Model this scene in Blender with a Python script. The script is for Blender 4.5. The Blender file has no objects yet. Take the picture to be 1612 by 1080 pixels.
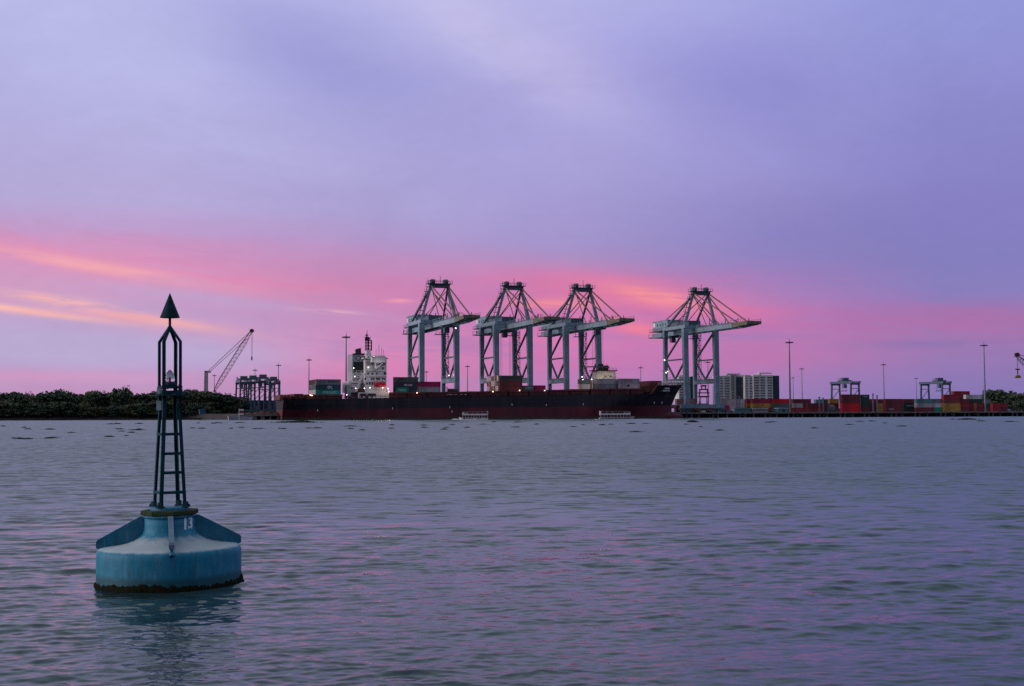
import bpy, math, random
import numpy as np
from mathutils import Vector, Matrix, Euler

random.seed(7)
rng = np.random.default_rng(7)
SC = bpy.context.scene
COL = SC.collection
R = math.radians
PI = math.pi

# ------------------------------------------------------------------ camera
CAM_Z = 3.6
F = 2015.0                      # focal length in photo pixels (45 mm on 36 mm, 1612 px)
cam_d = bpy.data.cameras.new('camera')
cam_d.lens = 45.0
cam_d.sensor_width = 36.0
cam_d.clip_start = 0.5
cam_d.clip_end = 9000.0
cam = bpy.data.objects.new('camera', cam_d)
COL.objects.link(cam)
CAM_M = Euler((PI / 2 + R(3.08), 0, 0)).to_matrix() @ Euler((0, 0, R(-0.16))).to_matrix()
cam.matrix_world = Matrix.Translation((0, 0, CAM_Z)) @ CAM_M.to_4x4()
SC.camera = cam

# ------------------------------------------------------------------ colour helpers
def lin(c):
    return tuple(((v / 255.0) / 12.92) if v / 255.0 <= 0.04045 else (((v / 255.0) + 0.055) / 1.055) ** 2.4 for v in c)

def rgba(c):
    return (c[0], c[1], c[2], 1.0)

# ------------------------------------------------------------------ world: dusk cloud deck
SC.view_settings.view_transform = 'Standard'
SC.view_settings.look = 'None'
SC.view_settings.exposure = 0.0
SC.view_settings.gamma = 1.0
SC.view_settings.use_curve_mapping = False
try:
    SC.cycles.use_denoising = False
    SC.cycles.max_bounces = 6
    SC.cycles.caustics_reflective = False
    SC.cycles.caustics_refractive = False
except Exception:
    pass

world = bpy.data.worlds.new('World')
SC.world = world
world.use_nodes = True
WT = world.node_tree
for n in list(WT.nodes):
    WT.nodes.remove(n)

class NG:
    """small helper to write shader maths"""
    def __init__(self, tree):
        self.t = tree
    def node(self, typ, **kw):
        n = self.t.nodes.new(typ)
        for k, v in kw.items():
            setattr(n, k, v)
        return n
    def put(self, sock, v):
        if hasattr(v, 'is_output') or hasattr(v, 'links'):
            self.t.links.new(v, sock)
        else:
            sock.default_value = v
    def m(self, op, a, b=0.0, c=None, clamp=False):
        n = self.node('ShaderNodeMath', operation=op, use_clamp=clamp)
        self.put(n.inputs[0], a)
        self.put(n.inputs[1], b)
        if c is not None:
            self.put(n.inputs[2], c)
        return n.outputs[0]
    def mix(self, f, a, b, blend='MIX'):
        n = self.node('ShaderNodeMix', data_type='RGBA', blend_type=blend)
        n.clamp_factor = True
        self.put(n.inputs[0], f)
        self.put(n.inputs[6], a if not isinstance(a, tuple) else rgba(a))
        self.put(n.inputs[7], b if not isinstance(b, tuple) else rgba(b))
        return n.outputs[2]
    def ramp(self, f, stops, interp='LINEAR'):
        n = self.node('ShaderNodeValToRGB')
        cr = n.color_ramp
        cr.interpolation = interp
        while len(cr.elements) < len(stops):
            cr.elements.new(0.5)
        for e, (p, c) in zip(cr.elements, stops):
            e.position = p
            e.color = rgba(c)
        self.put(n.inputs[0], f)
        return n.outputs[0]
    def noise(self, vec, scale, detail=4, rough=0.5, dist=0.0):
        n = self.node('ShaderNodeTexNoise')
        self.put(n.inputs['Vector'], vec)
        n.inputs['Scale'].default_value = scale
        n.inputs['Detail'].default_value = detail
        n.inputs['Roughness'].default_value = rough
        n.inputs['Distortion'].default_value = dist
        return n.outputs[0], n.outputs[1]
    def xyz(self, x, y, z):
        n = self.node('ShaderNodeCombineXYZ')
        self.put(n.inputs[0], x); self.put(n.inputs[1], y); self.put(n.inputs[2], z)
        return n.outputs[0]

g = NG(WT)
tc = g.node('ShaderNodeTexCoord')
sep = g.node('ShaderNodeSeparateXYZ')
WT.links.new(tc.outputs['Generated'], sep.inputs[0])
dx, dy, dz = sep.outputs
az = g.m('ARCTAN2', dx, dy)
el = g.m('ARCSINE', g.m('MINIMUM', g.m('MAXIMUM', dz, -1.0), 1.0))
flat = g.m('SQRT', g.m('ADD', g.m('ADD', g.m('MULTIPLY', dx, dx), g.m('MULTIPLY', dy, dy)), 1e-6))
side = g.m('DIVIDE', g.m('DIVIDE', dx, flat), 0.37)      # -1 .. 1 across the frame

# cloud texture coordinates: stretched along the horizon
v_lo = g.xyz(g.m('MULTIPLY', az, 3.2), g.m('MULTIPLY', el, 26.0), 1.7)
n_lo, _ = g.noise(v_lo, 1.0, 8, 0.62, 0.8)
v_hi = g.xyz(g.m('MULTIPLY', az, 11.0), g.m('ADD', g.m('MULTIPLY', el, 95.0), g.m('MULTIPLY', az, 9.5)), 4.2)
n_hi, _ = g.noise(v_hi, 1.0, 8, 0.66, 0.9)
v_top = g.xyz(g.m('MULTIPLY', az, 2.6), g.m('MULTIPLY', el, 5.2), 9.1)
n_top, _ = g.noise(v_top, 1.6, 10, 0.60, 0.9)

el_w = g.m('ADD', el, g.m('MULTIPLY', g.m('SUBTRACT', n_lo, 0.5), 0.018))
t_el = g.m('DIVIDE', el_w, PI / 2)
K = 0.311 / (PI / 2)

def stops(lst):
    return [(max(0.0, e * K), lin(c)) for e, c in lst]

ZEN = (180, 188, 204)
ramp_l = g.ramp(t_el, stops([(0.0, (186, 150, 190)), (0.05, (194, 150, 192)), (0.09, (190, 156, 200)), (0.14, (188, 170, 211)), (0.24, (192, 164, 208)),
                             (0.31, (210, 156, 196)), (0.38, (214, 150, 194)), (0.43, (196, 156, 204)), (0.50, (184, 172, 219)), (0.75, (182, 180, 228)),
                             (1.0, (189, 190, 238)), (1.3, (180, 191, 212)), (1.9, (180, 190, 206)), (5.0, ZEN)]))
ramp_c = g.ramp(t_el, stops([(0.0, (176, 136, 186)), (0.06, (186, 132, 186)), (0.12, (206, 124, 180)), (0.20, (214, 124, 180)), (0.28, (206, 124, 182)),
                             (0.335, (196, 130, 186)), (0.385, (176, 146, 200)), (0.44, (168, 154, 210)), (0.62, (170, 164, 219)), (0.85, (172, 168, 226)),
                             (1.0, (182, 180, 232)), (1.3, (180, 191, 212)), (1.9, (180, 190, 206)), (5.0, ZEN)]))
ramp_r = g.ramp(t_el, stops([(0.0, (130, 118, 178)), (0.05, (136, 120, 180)), (0.12, (150, 121, 180)), (0.19, (162, 121, 180)), (0.235, (158, 122, 184)),
                             (0.27, (140, 128, 192)), (0.36, (133, 128, 193)), (0.50, (138, 132, 200)), (0.75, (146, 144, 212)),
                             (1.0, (150, 156, 222)), (1.3, (152, 170, 204)), (1.9, (168, 184, 204)), (5.0, ZEN)]))
f_lc = g.m('MULTIPLY', g.m('ADD', side, 0.75), 1.25, clamp=True)
f_cr = g.m('MULTIPLY', g.m('SUBTRACT', side, 0.12), 1.35, clamp=True)
sky = g.mix(f_lc, ramp_l, ramp_c)
sky = g.mix(f_cr, sky, ramp_r)
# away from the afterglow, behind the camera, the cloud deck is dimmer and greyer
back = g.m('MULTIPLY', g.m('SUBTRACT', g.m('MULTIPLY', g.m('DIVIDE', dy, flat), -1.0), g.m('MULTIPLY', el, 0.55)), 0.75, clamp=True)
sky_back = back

def ae(x, y):
    a = math.atan((x - 806) / F)
    hz = 650.5 - 4.5 * x / 1612
    return a, math.atan((hz - y) / F * math.cos(a))

def blob(sky, x, y, sx, sy, tilt, col, amt, wisp=None, lo=0.35, hi=0.62, sharp=2.0):
    """a cloud at its own azimuth and elevation; sx, sy half-sizes"""
    a0, e0 = ae(x, y)
    ca, sa = math.cos(tilt), math.sin(tilt)
    p = g.m('SUBTRACT', az, a0)
    q = g.m('SUBTRACT', el, e0)
    if wisp is not None:
        q = g.m('ADD', q, g.m('MULTIPLY', g.m('SUBTRACT', n_lo, 0.5), 0.35 * sy / F * 2))
    u = g.m('DIVIDE', g.m('ADD', g.m('MULTIPLY', p, ca), g.m('MULTIPLY', q, sa)), sx / F)
    v = g.m('DIVIDE', g.m('SUBTRACT', g.m('MULTIPLY', q, ca), g.m('MULTIPLY', p, sa)), sy / F)
    r2 = g.m('ADD', g.m('MULTIPLY', u, u), g.m('MULTIPLY', v, v))
    w = g.m('POWER', 2.718, g.m('MULTIPLY', r2, -1.0))
    if wisp is not None:
        k = g.node('ShaderNodeMapRange')
        k.interpolation_type = 'SMOOTHSTEP'
        g.put(k.inputs[0], wisp)
        k.inputs[1].default_value = lo
        k.inputs[2].default_value = hi
        w = g.m('MULTIPLY', w, k.outputs[0])
    return g.mix(g.m('MULTIPLY', w, amt), sky, lin(col))

# broad soft structure of the upper deck
sky = blob(sky, 520, 95, 230, 85, -0.35, (154, 153, 213), 0.8, n_top, 0.25, 0.6)
sky = blob(sky, 760, 40, 190, 50, -0.5, (198, 194, 234), 0.8, n_top, 0.25, 0.6)
sky = blob(sky, 880, 110, 120, 60, -0.5, (186, 180, 226), 0.6, n_top, 0.25, 0.6)
sky = blob(sky, 60, 30, 260, 90, -0.4, (194, 196, 240), 0.6, n_top, 0.25, 0.6)
sky = blob(sky, 330, 200, 300, 40, -0.3, (186, 184, 232), 0.55, n_top, 0.25, 0.6)
sky = blob(sky, 1240, 140, 200, 70, -0.2, (138, 134, 206), 0.6, n_top, 0.25, 0.6)
sky = blob(sky, 1350, 175, 70, 32, 0.1, (154, 152, 214), 0.7, n_top, 0.25, 0.6)
sky = blob(sky, 1420, 60, 110, 60, 0.3, (158, 162, 222), 0.5, n_top, 0.25, 0.6)
sky = blob(sky, 1330, 370, 300, 70, 0.0, (130, 124, 190), 0.6, n_top, 0.25, 0.6)
# pink and orange cirrus
sky = blob(sky, 120, 408, 330, 26, -0.12, (236, 150, 182), 0.75, n_hi, 0.3, 0.62)
sky = blob(sky, 150, 418, 150, 9, -0.13, (252, 178, 178), 0.9, n_hi, 0.30, 0.58)
sky = blob(sky, 420, 445, 180, 14, -0.12, (226, 140, 186), 0.7, n_hi, 0.3, 0.62)
sky = blob(sky, 95, 473, 75, 7, -0.12, (255, 190, 176), 0.9, n_hi, 0.30, 0.55)
sky = blob(sky, 40, 489, 130, 5.5, -0.11, (255, 194, 176), 1.0, n_hi, 0.12, 0.45)
sky = blob(sky, 235, 503, 110, 7, -0.13, (255, 184, 172), 1.0, n_hi, 0.25, 0.52)
sky = blob(sky, 120, 492, 260, 16, -0.12, (232, 156, 188), 0.55, n_lo, 0.25, 0.6)
sky = blob(sky, 80, 592, 260, 9, 0.0, (226, 150, 192), 0.55, n_lo, 0.3, 0.6)
sky = blob(sky, 545, 573, 110, 40, 0.0, (236, 116, 168), 0.55, n_lo, 0.25, 0.6)
sky = blob(sky, 330, 400, 420, 30, -0.06, (206, 142, 190), 0.5, n_hi, 0.38, 0.6)
sky = blob(sky, 820, 450, 330, 26, 0.0, (218, 124, 176), 0.45, n_hi, 0.40, 0.62)
sky = blob(sky, 780, 560, 420, 60, 0.0, (176, 128, 188), 0.55, n_hi, 0.46, 0.66)
sky = blob(sky, 1250, 500, 380, 26, -0.03, (186, 112, 172), 0.6, n_hi, 0.42, 0.62)
sky = blob(sky, 170, 548, 330, 26, -0.05, (188, 174, 214), 0.7, n_lo, 0.1, 0.5)
sky = blob(sky, 330, 470, 240, 10, -0.10, (190, 168, 212), 0.6, n_hi, 0.25, 0.55)
sky = blob(sky, 532, 557, 24, 16, 0.0, (172, 142, 196), 0.75, n_hi, 0.25, 0.6)
sky = blob(sky, 520, 490, 40, 3, -0.05, (240, 182, 200), 0.8, n_hi, 0.3, 0.5)
sky = blob(sky, 628, 473, 22, 3, 0.0, (250, 160, 180), 0.8)
sky = blob(sky, 1000, 460, 190, 28, -0.14, (242, 124, 162), 0.65, n_lo, 0.2, 0.6)
sky = blob(sky, 1045, 468, 75, 13, -0.2, (255, 158, 152), 0.9, n_hi, 0.28, 0.56)
sky = blob(sky, 868, 478, 60, 9, 0.0, (255, 150, 152), 0.8, n_hi, 0.28, 0.56)
sky = blob(sky, 1000, 515, 55, 12, -0.25, (255, 134, 146), 0.8, n_hi, 0.3, 0.56)
sky = blob(sky, 1140, 490, 90, 13, -0.12, (240, 118, 164), 0.75, n_hi, 0.3, 0.6)
sky = blob(sky, 640, 590, 150, 28, 0.0, (232, 112, 166), 0.5, n_lo, 0.25, 0.6)
sky = blob(sky, 1180, 560, 150, 22, 0.0, (190, 112, 170), 0.5, n_lo, 0.25, 0.6)
sky = blob(sky, 1400, 500, 240, 18, 0.0, (172, 118, 178), 0.55, n_lo, 0.25, 0.6)
sky = blob(sky, 1520, 515, 220, 24, -0.02, (176, 114, 174), 0.65, n_hi, 0.34, 0.6)
sky = blob(sky, 1130, 530, 130, 6, 0.0, (150, 124, 184), 0.6, n_hi, 0.3, 0.6)
sky = blob(sky, 1480, 540, 120, 8, 0.0, (134, 118, 178), 0.6, n_hi, 0.3, 0.6)
sky = blob(sky, 80, 545, 260, 22, -0.05, (188, 172, 213), 0.6, n_lo, 0.25, 0.6)
# fine mottling everywhere
v_g = g.xyz(g.m('MULTIPLY', az, 60.0), g.m('MULTIPLY', el, 110.0), 2.2)
n_g, _ = g.noise(v_g, 1.0, 5, 0.7, 0.4)
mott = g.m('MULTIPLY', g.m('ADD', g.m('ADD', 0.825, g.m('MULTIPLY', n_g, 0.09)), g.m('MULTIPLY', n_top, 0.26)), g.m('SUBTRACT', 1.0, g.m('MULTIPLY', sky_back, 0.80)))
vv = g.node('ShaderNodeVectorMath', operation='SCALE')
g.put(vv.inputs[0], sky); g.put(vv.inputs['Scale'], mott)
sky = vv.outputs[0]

SUN_AZ, SUN_EL = R(-100), R(13)
nish = g.node('ShaderNodeTexSky', sky_type='NISHITA')
nish.sun_disc = False
nish.sun_elevation = R(1.0)
nish.sun_rotation = SUN_AZ
nv = g.node('ShaderNodeVectorMath', operation='SCALE')
g.put(nv.inputs[0], nish.outputs[0]); nv.inputs['Scale'].default_value = 0.10
sky = g.mix(0.96, nv.outputs[0], sky)
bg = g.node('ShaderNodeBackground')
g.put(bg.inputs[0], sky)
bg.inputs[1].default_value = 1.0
wo = g.node('ShaderNodeOutputWorld')
WT.links.new(bg.outputs[0], wo.inputs[0])

# the last broad glow of the hidden sun, low on the left
sun_d = bpy.data.lights.new('sun', 'SUN')
sun_d.energy = 2.0
sun_d.angle = R(35)
sun_d.color = (1.0, 0.86, 0.90)
sun = bpy.data.objects.new('sun', sun_d)
COL.objects.link(sun)
sd = Vector((math.sin(SUN_AZ) * math.cos(SUN_EL), math.cos(SUN_AZ) * math.cos(SUN_EL), math.sin(SUN_EL)))
sun.rotation_euler = sd.to_track_quat('Z', 'Y').to_euler()
sun.location = (-60, -20, 60)

# ------------------------------------------------------------------ helpers
def ray(px, py):
    return CAM_M @ Vector(((px - 806) / F, -(py - 540) / F, -1.0))

def P(px, py, Y):
    d = ray(px, py)
    t = Y / d.y
    return Vector((d.x * t, Y, CAM_Z + d.z * t))

TH = R(18)
U = Vector((math.cos(TH), math.sin(TH), 0))          # along the quay, to the right
V = Vector((-math.sin(TH), math.cos(TH), 0))         # inland
R0 = Vector((0, 701.5, 0))                           # a point of the crane rail centre line

def Q(px, py, off):
    """pixel -> (metres along the quay, height) on the upright plane 'off' metres inland of the crane line"""
    o = R0 + V * off
    d = ray(px, py)
    t = ((o - Vector((0, 0, CAM_Z))).dot(V)) / d.dot(V)
    p = Vector((0, 0, CAM_Z)) + d * t
    return (p - o).dot(U), p.z

def QW(s, off, z=0.0):
    p = R0 + U * s + V * off
    return Vector((p.x, p.y, z))

def material(name, col, rough=0.6, metal=0.0, var=0.25, scale=0.6, bump=0.0, bscale=6.0, col2=None, spec=0.4, stretch=(1, 1, 1)):
    m = bpy.data.materials.new(name)
    m.use_nodes = True
    t = m.node_tree
    b = t.nodes['Principled BSDF']
    gg = NG(t)
    co = gg.node('ShaderNodeTexCoord')
    mp = gg.node('ShaderNodeMapping')
    t.links.new(co.outputs['Object'], mp.inputs[0])
    mp.inputs['Scale'].default_value = stretch
    n, _ = gg.noise(mp.outputs[0], scale, 5, 0.6)
    c2 = col2 if col2 else tuple(v * (1 - var * 1.6) for v in col)
    k = gg.m('MULTIPLY', gg.m('SUBTRACT', n, 0.32), 2.6, clamp=True)
    c = gg.mix(k, c2, tuple(min(1, v * (1 + var * 0.5)) for v in col))
    t.links.new(c, b.inputs['Base Color'])
    b.inputs['Roughness'].default_value = rough
    b.inputs['Metallic'].default_value = metal
    b.inputs['Specular IOR Level'].default_value = spec
    if bump > 0:
        n2, _ = gg.noise(mp.outputs[0], bscale, 4, 0.6)
        bp = gg.node('ShaderNodeBump')
        bp.inputs['Strength'].default_value = bump
        bp.inputs['Distance'].default_value = 0.05
        t.links.new(n2, bp.inputs['Height'])
        t.links.new(bp.outputs[0], b.inputs['Normal'])
    return m

def emitter(name, col, strength):
    m = bpy.data.materials.new(name)
    m.use_nodes = True
    b = m.node_tree.nodes['Principled BSDF']
    b.inputs['Base Color'].default_value = (0.8, 0.8, 0.8, 1)
    b.inputs['Emission Color'].default_value = rgba(col)
    b.inputs['Emission Strength'].default_value = strength
    return m

class MB:
    def __init__(self):
        self.v = []; self.f = []; self.mi = []; self.sm = []
    def add(self, verts, faces, mi=0, smooth=False):
        o = len(self.v)
        self.v += [tuple(p) for p in verts]
        self.f += [tuple(i + o for i in q) for q in faces]
        self.mi += [mi] * len(faces)
        self.sm += [smooth] * len(faces)
        return self
    def box(self, c, s, mi=0, rz=0.0):
        hx, hy, hz = s[0] / 2, s[1] / 2, s[2] / 2
        ca, sa = math.cos(rz), math.sin(rz)
        vs = []
        for z in (-hz, hz):
            for x, y in ((-hx, -hy), (hx, -hy), (hx, hy), (-hx, hy)):
                vs.append((c[0] + x * ca - y * sa, c[1] + x * sa + y * ca, c[2] + z))
        return self.add(vs, [(0, 3, 2, 1), (4, 5, 6, 7), (0, 1, 5, 4), (1, 2, 6, 5), (2, 3, 7, 6), (3, 0, 4, 7)], mi)
    def bar(self, p, q, w, h=None, w2=None, h2=None, mi=0, up=(0, 0, 1)):
        p = Vector(p); q = Vector(q)
        h = w if h is None else h
        w2 = w if w2 is None else w2
        h2 = h if h2 is None else h2
        d = (q - p).normalized()
        upv = Vector(up)
        if abs(d.dot(upv)) > 0.98:
            upv = Vector((0, 1, 0))
        a = d.cross(upv).normalized()
        b = a.cross(d).normalized()
        vs = []
        for o, ww, hh in ((p, w, h), (q, w2, h2)):
            for x, y in ((-1, -1), (1, -1), (1, 1), (-1, 1)):
                vs.append(o + a * x * ww / 2 + b * y * hh / 2)
        return self.add(vs, [(0, 1, 2, 3), (7, 6, 5, 4), (0, 4, 5, 1), (1, 5, 6, 2), (2, 6, 7, 3), (3, 7, 4, 0)], mi)
    def tube(self, p, q, r, r2=None, n=8, mi=0, cap=True):
        p = Vector(p); q = Vector(q)
        r2 = r if r2 is None else r2
        d = (q - p).normalized()
        upv = Vector((0, 0, 1)) if abs(d.z) < 0.95 else Vector((1, 0, 0))
        a = d.cross(upv).normalized()
        b = d.cross(a).normalized()
        vs = []
        for o, rr in ((p, r), (q, r2)):
            for i in range(n):
                t = 2 * PI * i / n
                vs.append(o + (a * math.cos(t) + b * math.sin(t)) * rr)
        fs = [(i, (i + 1) % n, n + (i + 1) % n, n + i) for i in range(n)]
        self.add(vs, fs, mi, True)
        if cap:
            self.add(vs, [tuple(range(n - 1, -1, -1)), tuple(range(n, 2 * n))], mi)
        return self
    def lathe(self, prof, n=32, c=(0, 0, 0), mi=0, smooth=True):
        vs = []
        for r, z in prof:
            for i in range(n):
                t = 2 * PI * i / n
                vs.append((c[0] + r * math.cos(t), c[1] + r * math.sin(t), c[2] + z))
        fs = []
        for k in range(len(prof) - 1):
            for i in range(n):
                j = (i + 1) % n
                fs.append((k * n + i, k * n + j, (k + 1) * n + j, (k + 1) * n + i))
        return self.add(vs, fs, mi, smooth)
    def prism(self, poly, z0, z1, mi=0):
        n = len(poly)
        vs = [(x, y, z0) for x, y in poly] + [(x, y, z1) for x, y in poly]
        fs = [(i, (i + 1) % n, n + (i + 1) % n, n + i) for i in range(n)]
        fs += [tuple(range(n - 1, -1, -1)), tuple(range(n, 2 * n))]
        return self.add(vs, fs, mi)
    def slab(self, poly3, d):
        """an outline in space given thickness by the vector d"""
        n = len(poly3)
        d = Vector(d)
        vs = [Vector(p) - d / 2 for p in poly3] + [Vector(p) + d / 2 for p in poly3]
        fs = [(i, (i + 1) % n, n + (i + 1) % n, n + i) for i in range(n)]
        fs += [tuple(range(n - 1, -1, -1)), tuple(range(n, 2 * n))]
        return self.add(vs, fs)
    def mesh(self, name, mats):
        me = bpy.data.meshes.new(name)
        me.from_pydata(self.v, [], self.f)
        if not isinstance(mats, (list, tuple)):
            mats = [mats]
        for m in mats:
            me.materials.append(m)
        me.polygons.foreach_set('material_index', self.mi)
        me.polygons.foreach_set('use_smooth', self.sm)
        me.update()
        return me
    def build(self, name, mats, parent=None, loc=(0, 0, 0), rz=0.0):
        return put(name, self.mesh(name, mats), parent, loc, rz)

def put(name, me, parent=None, loc=(0, 0, 0), rz=0.0):
    o = bpy.data.objects.new(name, me)
    COL.objects.link(o)
    o.location = loc
    o.rotation_euler = (0, 0, rz)
    if parent:
        o.parent = parent
    return o

def tag(o, label=None, cat=None, group=None, kind=None):
    if label: o['label'] = label
    if cat: o['category'] = cat
    if group: o['group'] = group
    if kind: o['kind'] = kind
    return o

def thing(name, label, cat, loc=(0, 0, 0), rz=0.0, group=None):
    return tag(put(name, None, None, loc, rz), label, cat, group)

def copy_tree(o, parent=None):
    c = o.copy()
    COL.objects.link(c)
    c.parent = parent
    for ch in list(o.children):
        copy_tree(ch, c)
    return c

_font_cache = {}
def lettering(text, size, mat, parent, loc, rot, name='lettering', squeeze=1.0, bold=0.0):
    """flat print: letters as a thin mesh; rot is an Euler"""
    key = (text, size, bold, mat.name)
    if key not in _font_cache:
        cu = bpy.data.curves.new('lettering', 'FONT')
        cu.body = text
        cu.size = size
        cu.align_x = 'CENTER'
        cu.align_y = 'CENTER'
        cu.offset = bold
        cu.extrude = 0.004
        cu.resolution_u = 3
        tmp = bpy.data.objects.new('tmp', cu)
        COL.objects.link(tmp)
        dg = bpy.context.evaluated_depsgraph_get()
        me = bpy.data.meshes.new_from_object(tmp.evaluated_get(dg))
        bpy.data.objects.remove(tmp)
        bpy.data.curves.remove(cu)
        me.name = name
        me.materials.clear()
        me.materials.append(mat)
        _font_cache[key] = me
    o = put(name, _font_cache[key], parent, loc)
    o.rotation_euler = rot
    o.scale = (squeeze, 1, 1)
    return o

# ------------------------------------------------------------------ materials
M = {}
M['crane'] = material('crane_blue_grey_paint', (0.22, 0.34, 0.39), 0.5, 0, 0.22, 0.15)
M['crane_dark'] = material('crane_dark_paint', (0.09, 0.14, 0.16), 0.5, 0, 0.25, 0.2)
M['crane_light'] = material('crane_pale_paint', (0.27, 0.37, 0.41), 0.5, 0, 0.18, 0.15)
M['crane_yellow'] = material('crane_yellow_paint', (0.21, 0.20, 0.13), 0.6, 0, 0.5, 0.5)
M['crane_rust'] = material('crane_stay_red_brown', (0.20, 0.11, 0.10), 0.55, 0, 0.3, 0.3)
M['rope'] = material('steel_rope', (0.06, 0.055, 0.06), 0.6, 0.3, 0.1)
M['rtg'] = material('yard_gantry_paint', (0.075, 0.125, 0.17), 0.5, 0, 0.25, 0.3)
def hull_paint(name, col, rust, amount):
    m = material(name, col, 0.55, 0, 0.4, 0.12, stretch=(1, 1, 0.2))
    t = m.node_tree; b = t.nodes['Principled BSDF']; gg = NG(t)
    src = b.inputs['Base Color'].links[0].from_socket
    co = gg.node('ShaderNodeTexCoord'); mp = gg.node('ShaderNodeMapping'); t.links.new(co.outputs['Object'], mp.inputs[0])
    mp.inputs['Scale'].default_value = (1, 1, 0.09)
    n, _ = gg.noise(mp.outputs[0], 0.55, 6, 0.7)
    n2, _ = gg.noise(co.outputs['Object'], 0.05, 3, 0.5)
    k = gg.m('MULTIPLY', gg.m('MULTIPLY', gg.m('SUBTRACT', gg.m('ADD', n, gg.m('MULTIPLY', n2, 0.3)), 0.62), 5.0, clamp=True), amount)
    t.links.new(gg.mix(k, src, rust), b.inputs['Base Color'])
    return m
M['black_hull'] = hull_paint('black_hull_paint', (0.021, 0.023, 0.030), (0.075, 0.040, 0.036), 0.5)
M['red_hull'] = hull_paint('red_antifouling', (0.155, 0.020, 0.030), (0.060, 0.036, 0.030), 0.6)
M['boot'] = material('weed_stained_waterline', (0.060, 0.045, 0.030), 0.75, 0, 0.5, 0.2, col2=(0.07, 0.028, 0.022))
M['hatch'] = material('hatch_oxide_red', (0.125, 0.030, 0.028), 0.65, 0, 0.45, 0.3, col2=(0.06, 0.025, 0.026))
M['deck_red'] = material('deck_oxide_red', (0.15, 0.04, 0.035), 0.7, 0, 0.35, 0.4)
M['ship_white'] = material('ship_white_paint', (0.72, 0.70, 0.68), 0.5, 0, 0.12, 0.2, stretch=(1, 1, 0.3))
M['ship_grey'] = material('ship_grey_paint', (0.33, 0.33, 0.35), 0.55, 0, 0.2, 0.3)
M['louver'] = material('funnel_louver_dark', (0.016, 0.026, 0.026), 0.6, 0, 0.2)
M['mast_dark'] = material('mast_dark_red', (0.055, 0.018, 0.022), 0.6, 0, 0.3)
M['glass'] = material('dark_window_glass', (0.03, 0.045, 0.06), 0.12, 0, 0.15, spec=0.6)
M['lifeboat'] = material('lifeboat_red', (0.55, 0.015, 0.045), 0.4, 0, 0.12)
M['concrete'] = material('quay_concrete', (0.24, 0.22, 0.215), 0.85, 0, 0.3, 0.3, 0.3)
M['pile'] = material('pile_concrete', (0.20, 0.185, 0.18), 0.85, 0, 0.35, 0.5)
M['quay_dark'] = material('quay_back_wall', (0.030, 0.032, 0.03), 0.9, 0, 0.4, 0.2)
M['land'] = material('yard_ground', (0.11, 0.10, 0.095), 0.9, 0, 0.3, 0.1)
M['mud'] = material('muddy_bank', (0.045, 0.042, 0.032), 0.95, 0, 0.4, 0.15)
M['bark'] = material('tree_bark', (0.07, 0.055, 0.045), 0.9, 0, 0.3, 2.0)
M['galv'] = material('galvanised_mast', (0.22, 0.23, 0.26), 0.5, 0.3, 0.15)
M['lamp_dark'] = material('lamp_housing', (0.07, 0.07, 0.085), 0.5, 0.2, 0.1)
M['white'] = material('white_paint', (0.70, 0.68, 0.67), 0.5, 0, 0.12, 0.8)
M['boat_white'] = material('ferry_white_paint', (0.56, 0.54, 0.54), 0.5, 0, 0.15, 0.8)
M['boat_dark'] = material('ferry_dark_interior', (0.03, 0.02, 0.022), 0.7, 0, 0.2)
M['foam'] = material('wake_foam', (0.55, 0.55, 0.58), 0.8, 0, 0.4, 0.8)
M['print_white'] = material('print_white', (0.82, 0.82, 0.80), 0.6, 0, 0.1)
M['print_grey'] = material('print_dark_grey', (0.05, 0.05, 0.055), 0.6, 0, 0.1)
M['print_red'] = material('print_red', (0.45, 0.02, 0.05), 0.6, 0, 0.1)
M['print_aqua'] = material('print_pale_aqua', (0.45, 0.66, 0.62), 0.6, 0, 0.1)
M['lamp_on'] = emitter('lamp_lit_white', (1.0, 0.93, 0.9), 3.0)
M['lamp_warm'] = emitter('lamp_lit_warm', (1.0, 0.62, 0.36), 3.5)
CC = {
    'maroon': (0.165, 0.024, 0.032), 'red brown': (0.22, 0.042, 0.032), 'bright red': (0.62, 0.008, 0.016), 'crimson': (0.33, 0.010, 0.045),
    'magenta': (0.40, 0.006, 0.085), 'ochre': (0.46, 0.25, 0.05), 'green': (0.008, 0.30, 0.20), 'dark green': (0.022, 0.055, 0.045),
    'teal': (0.08, 0.22, 0.23), 'navy': (0.020, 0.065, 0.10), 'slate': (0.032, 0.042, 0.055), 'olive grey': (0.085, 0.085, 0.075),
    'pale grey': (0.36, 0.33, 0.36), 'grey': (0.20, 0.20, 0.215), 'grey green': (0.105, 0.135, 0.125), 'white': (0.58, 0.55, 0.57),
    'pale pink': (0.56, 0.42, 0.44), 'cream': (0.68, 0.61, 0.52), 'salmon': (0.50, 0.25, 0.20), 'dark blue': (0.025, 0.06, 0.13),
    'dark red': (0.30, 0.020, 0.030),
}
for k, c in CC.items():
    M['box ' + k] = material('container_' + k.replace(' ', '_'), c, 0.6, 0, 0.28, 0.35, stretch=(1, 1, 0.5))

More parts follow.
